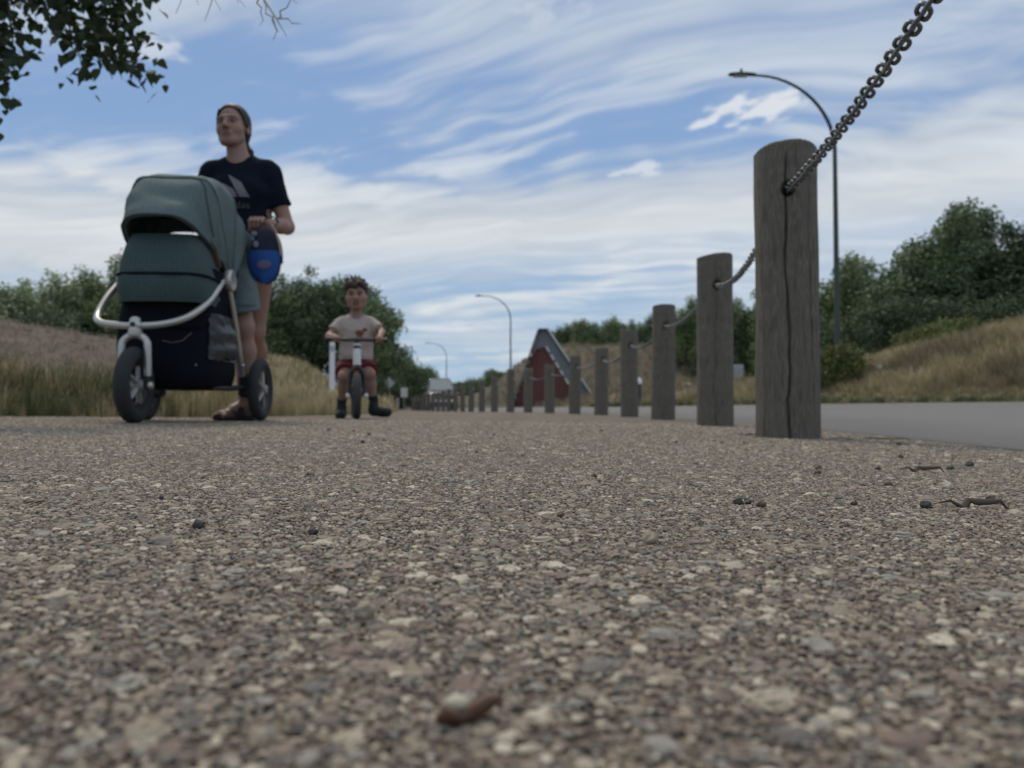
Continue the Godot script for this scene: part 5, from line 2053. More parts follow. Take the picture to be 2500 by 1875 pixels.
	g.tube([Vector3(-0.197, 0.905, -0.80), Vector3(-0.19, 0.925, -0.835), Vector3(-0.15, 0.935, -0.855), Vector3(0.18, 0.935, -0.855), Vector3(0.225, 0.925, -0.835), Vector3(0.228, 0.905, -0.80)], 0.0165, 12)
	part("handlebar", g.mesh(mat("handle_grip", lin(0.03, 0.03, 0.032), 0.75)), o)

	# cap clipped to the handle by its strap
	var cap := thing("cap", "navy cap with a bright blue brim hanging upside down from the pushchair handle", "cap", on_land(-1.175, 3.62))
	var navy := mat("navy_cloth", lin(0.012, 0.02, 0.045), 0.9)
	var blue := mat("royal_blue_cloth", lin(0.012, 0.075, 0.30), 0.8)
	var tanm := mat("tan_tape", lin(0.40, 0.30, 0.21), 0.85)
	var y0 := 0.655
	g = Geo.new()
	rings = []
	for i in 12:
		var f := i / 11.0
		var wy := lerpf(y0 + 0.105, y0 + 0.275, f)
		var w := 0.078 * sqrt(maxf(0.02, 1.0 - pow(f, 2.6)))
		rings.append(rrect(w, 0.052 * sqrt(maxf(0.03, 1.0 - pow(f, 2.2))), wy, -0.012, 28, 0.85))
	g.loft(rings)
	var crown := part("crown", g.mesh(navy), cap)
	g = Geo.new()
	rings = []
	for i in 10:
		var f := i / 9.0
		var ring := PackedVector3Array()
		for j in 21:
			var a := lerpf(-1.0, 1.0, j / 20.0)
			var w := 0.079 * pow(maxf(0.0, 1.0 - pow(f, 3.0)), 0.5) if f < 1.0 else 0.012
			ring.append(Vector3(a * w, y0 + 0.155 - f * 0.155, 0.044 - 0.030 * a * a - 0.012 * f + 0.008 * sin(f * PI)))
		rings.append(ring)
	g.loft(rings, false, false, false)
	part("brim", g.mesh(blue, false, false), cap)
	g = Geo.new()
	var edge := []
	for i in 10:
		edge.append(rings[i][20])
	for i in range(8, -1, -1):
		edge.append(rings[i][0])
	g.tube(edge, 0.004, 6)
	part("brim_edge", g.mesh(navy), cap)
	g = Geo.new()
	g.ball(Vector3(0.008, y0 + 0.085, 0.047), Vector3(0.034, 0.022, 0.003), 18, 8)
	part("patch", g.mesh(mat("mauve_patch", lin(0.13, 0.12, 0.22), 0.85)), cap)
	g = Geo.new()
	g.tube([Vector3(0.03, y0 + 0.285, 0.02), Vector3(0.055, y0 + 0.25, 0.028), Vector3(0.073, y0 + 0.19, 0.026), Vector3(0.081, y0 + 0.135, 0.018)], 0.0065, 8, false, 0.5)
	part("tape", g.mesh(tanm), crown)
	for q in [[-0.045, 0.235, 0.016, 0.012], [-0.036, 0.185, 0.014, 0.016], [-0.052, 0.21, 0.009, 0.008]]:
		g = Geo.new()
		g.ball(Vector3(q[0], y0 + q[1], 0.034), Vector3(q[2], q[3], 0.004), 12, 6)
		part("emblem", g.mesh(mat("grey_emblem", lin(0.20, 0.22, 0.27), 0.7)), crown)
	g = Geo.new()
	g.tube([Vector3(-0.02, y0 + 0.26, 0.0), Vector3(-0.03, y0 + 0.32, -0.05), Vector3(0.0, y0 + 0.355, -0.12), Vector3(0.02, y0 + 0.33, -0.13), Vector3(0.02, y0 + 0.26, -0.02)], 0.006, 6, false, 0.5)
	part("strap", g.mesh(navy), crown)
# ---------------------------------------------------------------- people
const SKIN := Color(0.31, 0.185, 0.145)


func head_field(s: float, child: bool) -> Field:
	# face toward +Z, eyes level with the origin; s scales an adult head
	var f := Field.new(Vector3(-0.105, -0.16, -0.13) * s, Vector3(0.105, 0.145, 0.14) * s, 0.0042 * s)
	var jaw := 0.9 if child else 1.0
	f.ell(Vector3(0, 0.034, -0.014) * s, Vector3(0.0745, 0.09, 0.094) * s, 0.01 * s)
	f.ell(Vector3(0, -0.042 * jaw, 0.020) * s, Vector3(0.055 if not child else 0.066, 0.074 * jaw, 0.063) * s, 0.045 * s)
	f.cap(Vector3(-0.012, -0.101 * jaw, 0.062) * s, Vector3(0.012, -0.101 * jaw, 0.062) * s, 0.017 * s, 0.017 * s, 0.035 * s)
	for d in [-1.0, 1.0]:
		f.ell(Vector3(0.038 * d, -0.034, 0.050) * s, Vector3(0.026, 0.026, 0.024) * s, 0.035 * s)
		f.cap(Vector3(0.046 * d, 0.022, 0.070) * s, Vector3(0.012 * d, 0.021, 0.084) * s, 0.010 * s, 0.010 * s, 0.018 * s)
		f.ell(Vector3(0.032 * d, 0.0, 0.097) * s, Vector3(0.018, 0.0105, 0.015) * s, 0.016 * s, Basis(), true)
		f.cap(Vector3(0.049 * d, -0.070, 0.012) * s, Vector3(0.030 * d, -0.095 * jaw, 0.045) * s, 0.018 * s, 0.016 * s, 0.03 * s)
		# ears
		f.ell(Vector3(0.079 * d, -0.010, -0.012) * s, Vector3(0.010, 0.031, 0.019) * s, 0.008 * s, Basis.from_euler(Vector3(-0.15, 0.35 * d, -0.12 * d)))
		f.ell(Vector3(0.086 * d, -0.008, -0.004) * s, Vector3(0.006, 0.018, 0.010) * s, 0.008 * s, Basis(), true)
		f.cap(Vector3(0.013 * d, -0.036, 0.098) * s, Vector3(0.012 * d, -0.037, 0.101) * s, 0.0075 * s, 0.0075 * s, 0.010 * s)
	f.cap(Vector3(0, 0.006, 0.090) * s, Vector3(0, -0.032, 0.1085 if not child else 0.103) * s, 0.0078 * s, 0.0115 * s, 0.012 * s)
	# lips, with the line between them
	f.cap(Vector3(-0.020, -0.0625, 0.0845) * s, Vector3(0.020, -0.0625, 0.0845) * s, 0.0055 * s, 0.0055 * s, 0.012 * s)
	f.cap(Vector3(-0.016, -0.073, 0.0845) * s, Vector3(0.016, -0.073, 0.0845) * s, 0.006 * s, 0.006 * s, 0.012 * s)
	if child:
		f.ell(Vector3(0, -0.068, 0.094) * s, Vector3(0.026, 0.007, 0.012) * s, 0.004 * s, Basis(), true)
	else:
		f.cap(Vector3(-0.024, -0.0675, 0.096) * s, Vector3(0.024, -0.0675, 0.096) * s, 0.0032 * s, 0.0032 * s, 0.004 * s, true)
	return f


func head_paint(s: float, child := false) -> Callable:
	return func(p: Vector3) -> Color:
		var q := p / s
		var c := SKIN
		var lip := 1.0 - smoothstep(0.6, 1.05, Vector2(q.x / 0.026, (q.y + 0.068) / 0.013).length())
		if q.z > 0.07:
			c = c.lerp(Color(0.22, 0.08, 0.075), lip * 0.8)
			if child:
				var mouth := 1.0 - smoothstep(0.7, 1.05, Vector2(q.x / 0.029, (q.y + 0.068 - 9.0 * q.x * q.x) / 0.0095).length())
				c = c.lerp(Color(0.045, 0.015, 0.014), mouth)
			for d in [-1.0, 1.0]:
				var brow := 1.0 - smoothstep(0.6, 1.0, Vector2((q.x - 0.032 * d) / 0.022, (q.y - 0.0225 + absf(q.x - 0.03 * d) * 0.12) / 0.0055).length())
				c = c.lerp(Color(0.06, 0.04, 0.032), brow * 0.85)
				var lid := 1.0 - smoothstep(0.75, 1.15, Vector2((q.x - 0.032 * d) / 0.018, q.y / 0.0095).length())
				c = c.lerp(Color(0.16, 0.085, 0.07), lid * 0.8)
		var cheek := 1.0 - smoothstep(0.0, 0.03, Vector2(absf(q.x) - 0.043, q.y + 0.035).length())
		return c.lerp(Color(0.40, 0.19, 0.15), cheek * 0.45)


func eyes(o: Node3D, s: float, xf: Transform3D, white: Material, iris: Material) -> void:
	for d in [-1.0, 1.0]:
		var g := Geo.new()
		g.ball(Vector3.ZERO, Vector3.ONE * 0.0112 * s, 14, 10)
		var e := part("eye", g.mesh(white), o)
		e.transform = xf * Transform3D(Basis(), Vector3(0.032 * d, -0.0005, 0.0745) * s)
		g = Geo.new()
		g.ball(Vector3(0, 0.001, 0.0085) * s, Vector3(0.0062, 0.0062, 0.0042) * s, 12, 8)
		part("iris", g.mesh(iris), e)


func moved(g: Geo, part_: Geo, xf: Transform3D) -> void:
	var s := g.v.size()
	for i in part_.v.size():
		g.v.append(xf * part_.v[i])
		g.c.append(part_.c[i])
	for i in part_.idx:
		g.idx.append(s + i)


func grip_hand(g: Geo, bar: Vector3, rb: float, wrist: Vector3, out: float, s: float) -> void:
	# a hand closed over a bar that runs along x; out is +1 when the thumb lies toward -x
	var f := Field.new(bar - Vector3(0.085, 0.075, 0.11) * s, bar + Vector3(0.085, 0.08, 0.075) * s, 0.0045 * s)
	var palm := bar + Vector3(0, rb + 0.010 * s, -0.022 * s)
	f.cap(wrist, palm - Vector3(0, 0, 0.02) * s, 0.024 * s, 0.020 * s, 0.015 * s)
	for k in 4:
		var x := (0.029 - 0.0195 * k) * out * s
		f.cap(palm + Vector3(x * 0.7, -0.004 * s, -0.022 * s), bar + Vector3(x, rb + 0.013 * s, 0.004 * s), 0.013 * s, 0.0105 * s, 0.012 * s)
	f.into(g, func(_p): return SKIN)
	for k in 4:
		var x := (0.029 - 0.0195 * k) * out * s
		var l: float = [0.86, 1.0, 1.06, 0.95][k]
		var r := 0.0084 * s * (0.9 if k == 0 else 1.0)
		var fg := Field.new(bar + Vector3(x - 0.02 * s, -0.06 * s, -0.04 * s), bar + Vector3(x + 0.02 * s, 0.06 * s, 0.06 * s), 0.004 * s)
		var k0 := bar + Vector3(x, rb + 0.012 * s, 0.0)
		var k1 := bar + Vector3(x, rb * 0.55 + 0.004 * s, rb + 0.012 * s * l)
		var k2 := bar + Vector3(x, -rb * 0.8, rb + 0.006 * s)
		var k3 := bar + Vector3(x * 0.97, -rb - 0.009 * s, -0.004 * s * l)
		fg.cap(k0, k1, r * 1.12, r, 0.004 * s)
		fg.cap(k1, k2, r, r * 0.94, 0.004 * s)
		fg.cap(k2, k3, r * 0.94, r * 0.8, 0.004 * s)
		fg.into(g, func(_p): return SKIN)
	var t := Field.new(bar - Vector3(0.08, 0.07, 0.08) * s, bar + Vector3(0.08, 0.06, 0.06) * s, 0.004 * s)
	var tx := -out * 0.034 * s
	t.cap(palm + Vector3(tx * 0.6, -0.004 * s, -0.018 * s), bar + Vector3(tx * 1.1, -0.004 * s, -rb - 0.010 * s), 0.0125 * s, 0.0105 * s, 0.006 * s)
	t.cap(bar + Vector3(tx * 1.1, -0.004 * s, -rb - 0.010 * s), bar + Vector3(tx * 1.1, -rb - 0.010 * s, 0.006 * s), 0.0105 * s, 0.0085 * s, 0.006 * s)
	t.into(g, func(_p): return SKIN)


func build_woman() -> void:
	var skin := mat("skin", Color.WHITE, 0.55)
	skin.vertex_color_use_as_albedo = true
	skin.subsurf_scatter_enabled = true
	skin.subsurf_scatter_strength = 0.12
	var hair_m := mat("dark_hair", lin(0.022, 0.014, 0.011), 0.6)
	triplanar(hair_m, Vector3(6, 40, 20), M_grain, M_grain, 0.15)
	var tee := mat("navy_tee", lin(0.009, 0.012, 0.023), 0.95)
	tee.metallic_specular = 0.2
	var denim := mat("pale_denim", lin(0.185, 0.25, 0.275), 0.95)
	triplanar(denim, Vector3.ONE * 6.0, M_grain, M_grain, 0.15)
	var sole := mat("sandal_sole", lin(0.03, 0.026, 0.025), 0.85)
	var strap := mat("sandal_strap", lin(0.035, 0.028, 0.026), 0.75)
	var o := thing("person", "woman in a navy tee and denim shorts pushing the pushchair, looking off to the left", "person", on_land(-1.42, 3.95))
	# joints, from the ground up
	var hip_r := Vector3(-0.035, 0.86, 0.0)
	var hip_l := Vector3(0.105, 0.86, -0.02)
	var knee_r := Vector3(0.062, 0.475, 0.11)
	var knee_l := Vector3(0.05, 0.475, -0.10)
	var ank_r := Vector3(0.072, 0.085, 0.085)
	var ank_l := Vector3(-0.035, 0.165, -0.42)
	var sh_r := Vector3(-0.143, 1.292, -0.01)
	var sh_l := Vector3(0.150, 1.292, -0.01)
	var el_r := Vector3(-0.235, 1.03, 0.02)
	var el_l := Vector3(0.236, 1.015, -0.045)
	var bar_r := Vector3(-0.12, 0.952, 0.225)
	var bar_l := Vector3(0.185, 0.952, 0.268)
	var wr_r := Vector3(-0.15, 0.985, 0.165)
	var wr_l := Vector3(0.205, 0.975, 0.20)
	var body := Field.new(Vector3(-0.33, -0.02, -0.60), Vector3(0.34, 1.50, 0.32), 0.0115)
	var torso := func(f: Field, e: float):
		f.ell(Vector3(0.035, 0.885, -0.01), Vector3(0.158 + e, 0.125 + e, 0.115 + e), 0.04)
		f.ell(Vector3(0.03, 1.03, -0.005), Vector3(0.132 + e, 0.16 + e, 0.098 + e), 0.07)
		f.ell(Vector3(0.005, 1.185, -0.01), Vector3(0.142 + e, 0.15 + e, 0.108 + e), 0.06)
		for d in [-1.0, 1.0]:
			f.cap(Vector3(0.03 * d, 1.325, -0.02), Vector3(0.128 * d + 0.005, 1.286, -0.012), 0.048 + e, 0.050 + e, 0.05)
		f.cap(Vector3(-0.07, 1.165, 0.055), Vector3(-0.06, 1.15, 0.062), 0.056 + e, 0.05 + e, 0.05)
		f.cap(Vector3(0.08, 1.165, 0.055), Vector3(0.07, 1.15, 0.062), 0.056 + e, 0.05 + e, 0.05)
	torso.call(body, 0.0)
	body.cap(Vector3(0.0, 1.28, -0.015), Vector3(-0.022, 1.46, 0.012), 0.060, 0.049, 0.035)
	for q in [[sh_r, el_r, wr_r], [sh_l, el_l, wr_l]]:
		body.cap(q[0], q[1], 0.047, 0.037, 0.03)
		body.cap(q[1], q[1].lerp(q[2], 0.35), 0.036, 0.038, 0.02)
		body.cap(q[1].lerp(q[2], 0.3), q[2], 0.037, 0.024, 0.02)
	for q in [[hip_r, knee_r, ank_r], [hip_l, knee_l, ank_l]]:
		body.cap(q[0], q[1], 0.085, 0.052, 0.04)
		body.cap(q[1], q[1] + Vector3(0, -0.01, 0.012), 0.05, 0.048, 0.02)
		var calf: Vector3 = q[1].lerp(q[2], 0.32) + Vector3(0, 0, -0.02)
		body.cap(q[1], calf, 0.047, 0.051, 0.03)
		body.cap(calf, q[2], 0.051, 0.031, 0.03)
	# feet: the front one flat, the rear one on its toes
	var toe_r := Vector3(0.005, 0.03, 0.235)
	var toe_l := Vector3(-0.055, 0.028, -0.37)
	body.cap(ank_r + Vector3(0.006, -0.045, -0.03), toe_r, 0.034, 0.024, 0.03)
	body.cap(ank_r, toe_r.lerp(ank_r, 0.5), 0.034, 0.026, 0.03)
	body.cap(ank_l, toe_l, 0.034, 0.026, 0.03)
	for k in 5:
		var side := (toe_r - ank_r).cross(Vector3.UP).normalized()
		body.cap(toe_r - side * (k - 2.0) * 0.016, toe_r - side * (k - 2.0) * 0.017 + (toe_r - ank_r).normalized() * (0.03 - 0.004 * absf(k - 1.0)) + Vector3(0, -0.004, 0), 0.0115, 0.009, 0.006)
	var g := Geo.new()
	body.into(g, func(_p): return SKIN)
	grip_hand(g, bar_l, 0.0165, wr_l, 1.0, 1.0)
	grip_hand(g, bar_r, 0.0165, wr_r, -1.0, 1.0)
	var hx := Transform3D(Basis.from_euler(Vector3(-0.10, -0.04, 0.05)), Vector3(-0.035, 1.522, 0.012))
	var hg := Geo.new()
	head_field(0.97, false).into(hg, head_paint(0.97))
	moved(g, hg, hx)
	var who := part("body", g.mesh(skin, true), o)
	eyes(who, 0.97, hx, mat("eye_white", lin(0.16, 0.145, 0.135), 0.4), mat("iris", lin(0.03, 0.02, 0.015), 0.2))
	# hair drawn back into a low tail
	var hf := Field.new(Vector3(-0.11, -0.17, -0.16), Vector3(0.11, 0.145, 0.12), 0.005)
	hf.ell(Vector3(0, 0.034, -0.016), Vector3(0.0845, 0.0985, 0.101), 0.01)
	hf.ell(Vector3(0, -0.02, -0.05), Vector3(0.066, 0.07, 0.06), 0.03)
	hf.clip(Vector3(0, -0.55, 0.84).normalized(), Vector3(0, 0.085, 0.062))
	hf.cap(Vector3(-0.052, 0.075, 0.052), Vector3(-0.076, 0.005, 0.018), 0.007, 0.005, 0.008)
	hf.cap(Vector3(0.052, 0.075, 0.052), Vector3(0.076, 0.005, 0.018), 0.007, 0.005, 0.008)
	hf.ell(Vector3(0, -0.012, -0.116), Vector3(0.03, 0.03, 0.024), 0.02)
	hf.cap(Vector3(0.01, -0.03, -0.112), Vector3(0.055, -0.10, -0.085), 0.022, 0.018, 0.02)
	hf.cap(Vector3(0.055, -0.10, -0.085), Vector3(0.062, -0.165, -0.075), 0.018, 0.007, 0.02)
	hf.cap(Vector3(0.074, -0.02, -0.02), Vector3(0.088, -0.085, -0.01), 0.0035, 0.0015, 0.004)
	var rg := FastNoiseLite.new()
	rg.frequency = 70.0
	hf.rough(rg, 0.0032)
	var hairg := Geo.new()
	hf.into(hairg)
	var hair := part("hair", hairg.mesh(hair_m), who)
	hair.transform = hx
	# tee
	var tf := Field.new(Vector3(-0.33, 0.86, -0.22), Vector3(0.34, 1.46, 0.23), 0.0095)
	torso.call(tf, 0.016)
	tf.cap(sh_r, sh_r.lerp(el_r, 0.72), 0.057, 0.058, 0.035)
	tf.cap(sh_l, sh_l.lerp(el_l, 0.72), 0.057, 0.058, 0.035)
	tf.cap(Vector3(0.0, 1.29, -0.02), Vector3(-0.004, 1.345, -0.006), 0.078, 0.066, 0.03)
	var fold := FastNoiseLite.new()
	fold.seed = 8
	fold.frequency = 5.0
	tf.rough(fold, 0.012)
	for q in [[sh_r, el_r], [sh_l, el_l]]:
		var d: Vector3 = (q[1] - q[0]).normalized()
		# cut the sleeve square, leaving the trunk alone
		var at: Vector3 = q[0] + d * 0.185
		for z in tf.nz:
			for y in tf.ny:
				for x in tf.nx:
					var i := (z * tf.ny + y) * tf.nx + x
					if tf.f[i] > 900.0:
						continue
					var p := tf.o + Vector3(x, y, z) * tf.h
					if absf(p.x) > 0.16 or (absf(p.x - q[0].x) < 0.09 and p.distance_to(at) < 0.10 and absf(p.x) > 0.15):
						if signf(p.x) == signf(q[0].x):
							tf.f[i] = maxf(tf.f[i], (p - at).dot(d))
	tf.clip(Vector3(0, -1, 0), Vector3(0, 0.915, 0))
	tf.cap(Vector3(-0.005, 1.375, 0.012), Vector3(-0.03, 1.50, 0.02), 0.066, 0.075, 0.008, true)
	tf.cap(Vector3(-0.003, 1.365, 0.045), Vector3(-0.003, 1.43, 0.09), 0.045, 0.06, 0.012, true)
	var tg := Geo.new()
	tf.into(tg)
	var shirt := part("tee_shirt", tg.mesh(tee), who)
	print_on_tee(tf, shirt)
	# shorts
	var sf := Field.new(Vector3(-0.2, 0.52, -0.26), Vector3(0.32, 1.02, 0.25), 0.010)
	sf.ell(Vector3(0.035, 0.885, -0.01), Vector3(0.174, 0.14, 0.131), 0.04)
	sf.cap(hip_r, knee_r, 0.102, 0.104, 0.04)
	sf.clip(Vector3(0.1, -1, -0.25).normalized(), hip_r.lerp(knee_r, 0.80))
	var sf2 := Field.new(Vector3(-0.2, 0.52, -0.26), Vector3(0.32, 1.02, 0.25), 0.010)
	sf2.cap(hip_l, hip_l.lerp(knee_l, 0.6), 0.102, 0.088, 0.03)
	sf2.clip(Vector3(0, -1, 0.0), Vector3(0, 0.735, 0))
	for i in sf.f.size():
		sf.f[i] = minf(sf.f[i], sf2.f[i])
	sf.rough(fold, 0.010)
	sf.clip(Vector3(0, 1, 0), Vector3(0, 1.0, 0))
	var sg := Geo.new()
	sf.into(sg)
	var shorts := part("shorts", sg.mesh(denim), who)
	var hem := Geo.new()
	var hc := hip_r.lerp(knee_r, 0.785)
	var hp := []
	for k in 25:
		var a := TAU * k / 24.0
		var rad := Vector3(cos(a), 0, sin(a)) * 0.1
		# walk outward to the cloth
		var p := hc + rad * 0.2
		while sf.at(p) < 0.0 and p.distance_to(hc) < 0.16:
			p += rad * 0.03
		hp.append(p + rad.normalized() * 0.001 + Vector3.UP * (0.012 + 0.1 * (p.x - hc.x) - 0.25 * (p.z - hc.z) * 0.0))
	hem.tube(hp, 0.0035, 5)
	part("hem", hem.mesh(denim), shorts)
	# sandals
	for q in [[ank_r, toe_r, true], [ank_l, toe_l, false]]:
		var d: Vector3 = q[1] - q[0]
		d.y = 0
		var fwd := d.normalized()
		var side := fwd.cross(Vector3.UP).normalized()
		var heel: Vector3 = Vector3(q[0].x, 0.0, q[0].z) - fwd * 0.06
		var sgeo := Geo.new()
		var rings := []
		var flat: bool = q[2]
		for k in 11:
			var t := k / 10.0
			var w := lerpf(0.033, 0.045, smoothstep(0.2, 0.75, t)) * sqrt(maxf(0.05, 1.0 - pow(absf(t * 2.0 - 1.0), 6.0)))
			var c: Vector3 = heel + fwd * (0.262 * t if flat else 0.17 * t)
			var lift: float = 0.0 if flat else 0.13 * pow(1.0 - t, 1.3)
			var ring := PackedVector3Array()
			for e in [[-1, 0.0], [1, 0.0], [1.02, 0.012], [1, 0.024], [-1, 0.024], [-1.02, 0.012]]:
				ring.append(c + side * w * e[0] + Vector3.UP * (e[1] + lift + 0.008 * pow(t, 6.0)))
			rings.append(ring)
		sgeo.loft(rings)
		var sd := part("sandal", sgeo.mesh(sole), who)
		for st in ([[0.66, 0.62, 0.055], [0.50, 0.42, 0.075], [0.40, 0.55, 0.07], [0.16, 0.2, 0.085]] if flat else [[0.55, 0.5, 0.06]]):
			var s2 := Geo.new()
			var a: Vector3 = heel + fwd * 0.262 * st[0]
			var b: Vector3 = heel + fwd * 0.262 * st[1]
			var pts := []
			for k in 9:
				var t := k / 8.0
				pts.append(a.lerp(b, t) + side * 0.043 * cos(PI * t) + Vector3.UP * (0.02 + (st[2] - 0.014) * pow(sin(PI * t), 0.8)) + (Vector3.ZERO if flat else Vector3.UP * 0.05))
			s2.tube(pts, 0.0085, 6, false, 0.35)
			part("strap", s2.mesh(strap), sd)


func print_on_tee(f: Field, shirt: Node3D) -> void:
	var ink := mat("grey_print", lin(0.17, 0.165, 0.185), 0.8)
	var dim := mat("dim_print", lin(0.07, 0.072, 0.085), 0.8)
	var touch := func(x: float, y: float) -> Vector3:
		var z := 0.22
		while z > -0.1 and f.at(Vector3(x, y, z)) > 0.0:
			z -= 0.0015
		return Vector3(x, y, z + 0.0025)
	# three slanting bars that grow toward the right
	var foot := 1.128
	for b in [[-0.046, -0.012, 1.160, 1.148], [-0.004, 0.042, 1.205, 1.187], [0.052, 0.100, 1.250, 1.226]]:
		var g := Geo.new()
		var rings := []
		# each bar: foot from b0 to b1, its upper end cut square across the slant
		var slant := -0.58
		for i in 9:
			var t := i / 8.0
			var ring := PackedVector3Array()
			for j in 5:
				var u := j / 4.0
				var topy: float = lerpf(b[2], b[3] - 0.02, u)
				var y: float = lerpf(foot, topy, t)
				var x: float = lerpf(b[0], b[1], u) + (y - foot) * slant
				ring.append(touch.call(x - 0.004, y))
			rings.append(ring)
		g.loft(rings, false, false, false)
		part("print_bar", g.mesh(ink, false, false), shirt)
	var tm := TextMesh.new()
	var font := SystemFont.new()
	font.font_names = PackedStringArray(["Droid Sans"])
	font.font_weight = 700
	tm.font = font
	tm.text = "adidas"
	tm.font_size = 32
	tm.pixel_size = 0.00128
	tm.depth = 0.0
	tm.curve_step = 2.0
	var arr := tm.get_mesh_arrays()
	var vs: PackedVector3Array = arr[Mesh.ARRAY_VERTEX]
	var ix = arr[Mesh.ARRAY_INDEX]
	var g := Geo.new()
	for v in vs:
		g.vert(touch.call(v.x + 0.028, v.y + 1.088))
	if ix != null and ix.size() > 0:
		g.idx = ix
	else:
		for i in vs.size():
			g.idx.append(i)
	part("print_lettering", g.mesh(dim, false, false), shirt)


func build_child() -> void:
	var skin: Material = M["skin"]
	var hair_m := mat("brown_hair", lin(0.034, 0.021, 0.016), 0.6)
	var tee := mat("oatmeal_tee", lin(0.56, 0.475, 0.43), 0.95)
	triplanar(tee, Vector3.ONE * 8.0, M_grain, M_grain, 0.1)
	var maroon := mat("maroon_shorts", lin(0.125, 0.022, 0.03), 0.95)
	var shoe := mat("dark_shoe", lin(0.016, 0.02, 0.022), 0.75)
	var sock := mat("dark_sock", lin(0.022, 0.028, 0.034), 0.95)
	var turn := deg_to_rad(13.0)
	var at := on_land(-1.085, 5.3)
	var o := thing("person", "small child with messy brown hair, oatmeal tee and maroon shorts, riding the balance bike", "person", at, turn)
	var hip_r := Vector3(-0.055, 0.375, -0.03)
	var hip_l := Vector3(0.055, 0.375, -0.03)
	var knee_r := Vector3(-0.085, 0.285, 0.12)
	var knee_l := Vector3(0.092, 0.305, 0.12)
	var ank_r := Vector3(-0.095, 0.085, 0.03)
	var ank_l := Vector3(0.120, 0.105, 0.07)
	var sh_r := Vector3(-0.098, 0.664, -0.005)
	var sh_l := Vector3(0.098, 0.664, -0.005)
	var el_r := Vector3(-0.182, 0.565, 0.05)
	var el_l := Vector3(0.172, 0.60, 0.07)
	var bar_r := Vector3(-0.135, 0.525, 0.262)
	var bar_l := Vector3(0.145, 0.525, 0.262)
	var wr_r := bar_r + Vector3(-0.008, 0.022, -0.048)
	var wr_l := bar_l + Vector3(0.006, 0.026, -0.045)
	var body := Field.new(Vector3(-0.25, -0.01, -0.2), Vector3(0.25, 0.83, 0.29), 0.0095)
	var torso := func(f: Field, e: float):
		f.ell(Vector3(0, 0.385, -0.03), Vector3(0.098 + e, 0.085 + e, 0.082 + e), 0.03)
		f.ell(Vector3(0, 0.49, -0.015), Vector3(0.100 + e, 0.125 + e, 0.083 + e), 0.05)
		f.ell(Vector3(0, 0.595, -0.005), Vector3(0.103 + e, 0.10 + e, 0.078 + e), 0.05)
		f.cap(Vector3(0, 0.688, -0.008), Vector3(-0.085, 0.660, -0.008), 0.034 + e, 0.034 + e, 0.035)
		f.cap(Vector3(0, 0.688, -0.008), Vector3(0.085, 0.660, -0.008), 0.034 + e, 0.034 + e, 0.035)
	torso.call(body, 0.0)
	body.cap(Vector3(0, 0.66, -0.005), Vector3(0, 0.79, 0.012), 0.041, 0.037, 0.025)
	for q in [[sh_r, el_r, wr_r], [sh_l, el_l, wr_l]]:
		body.cap(q[0], q[1], 0.029, 0.024, 0.02)
		body.cap(q[1], q[2], 0.0245, 0.017, 0.015)
	for q in [[hip_r, knee_r, ank_r], [hip_l, knee_l, ank_l]]:
		body.cap(q[0], q[1], 0.052, 0.037, 0.025)
		var calf: Vector3 = q[1].lerp(q[2], 0.35) + Vector3(0, 0, -0.01)
		body.cap(q[1], calf, 0.034, 0.033, 0.02)
		body.cap(calf, q[2], 0.033, 0.024, 0.02)
	var g := Geo.new()
	body.into(g, func(_p): return SKIN)
	grip_hand(g, bar_r, 0.0125, wr_r, -1.0, 0.66)
	grip_hand(g, bar_l, 0.0125, wr_l, 1.0, 0.66)
	var s := 0.93
	var hx := Transform3D(Basis.from_euler(Vector3(0.02, -0.10, 0.06)), Vector3(0.0, 0.855, 0.02))
	var hg := Geo.new()
	head_field(s, true).into(hg, head_paint(s, true))
	moved(g, hg, hx)
	var who := part("body", g.mesh(skin, true), o)
	eyes(who, s, hx, M["eye_white"], M["iris"])
	var teeth := Geo.new()
	teeth.ball(Vector3(0, -0.0655, 0.0845) * s, Vector3(0.017, 0.0034, 0.004) * s, 12, 6)
	var tt := part("teeth", teeth.mesh(mat("tooth", lin(0.38, 0.35, 0.31), 0.4)), who)
	tt.transform = hx
	# tousled hair with a ragged fringe and a tuft on top
	var hf := Field.new(Vector3(-0.12, -0.09, -0.13), Vector3(0.12, 0.19, 0.135), 0.0055)
	hf.ell(Vector3(0, 0.036, -0.018) * s, Vector3(0.087, 0.101, 0.104) * s, 0.01)
	hf.ell(Vector3(0, -0.02, -0.05) * s, Vector3(0.072, 0.06, 0.06) * s, 0.03)
	hf.clip(Vector3(0, -0.72, 0.70).normalized(), Vector3(0, 0.062, 0.075) * s)
	rng.seed = 15
	for k in 120:
		var d := Vector3(rng.randfn(), absf(rng.randfn()) * 0.9 + 0.12, rng.randfn() - 0.15).normalized()
		var root := Vector3(0, 0.034, -0.016) * s + d * Vector3(0.078, 0.090, 0.094) * s
		var lift := rng.randf_range(0.012, 0.030) * (1.15 if d.y > 0.85 else 1.0)
		var tip := root + d * lift * 0.55 + Vector3(rng.randf_range(-1, 1), rng.randf_range(-0.5, 0.9) * (1.0 if d.y > 0.6 else -0.6), rng.randf_range(-1, 1)) * lift
		hf.cap(root, tip, 0.0125, 0.004, 0.012)
	for k in 9:
		var x := lerpf(-0.058, 0.058, k / 8.0)
		hf.cap(Vector3(x * 0.85, 0.088, 0.062) * s, Vector3(x * 1.08, 0.050 + rng.randf_range(-0.008, 0.014), 0.089 - absf(x) * 0.35) * s, 0.011, 0.004, 0.01)
	var hairg := Geo.new()
	hf.into(hairg)
	var hair := part("hair", hairg.mesh(hair_m), who)
	hair.transform = hx
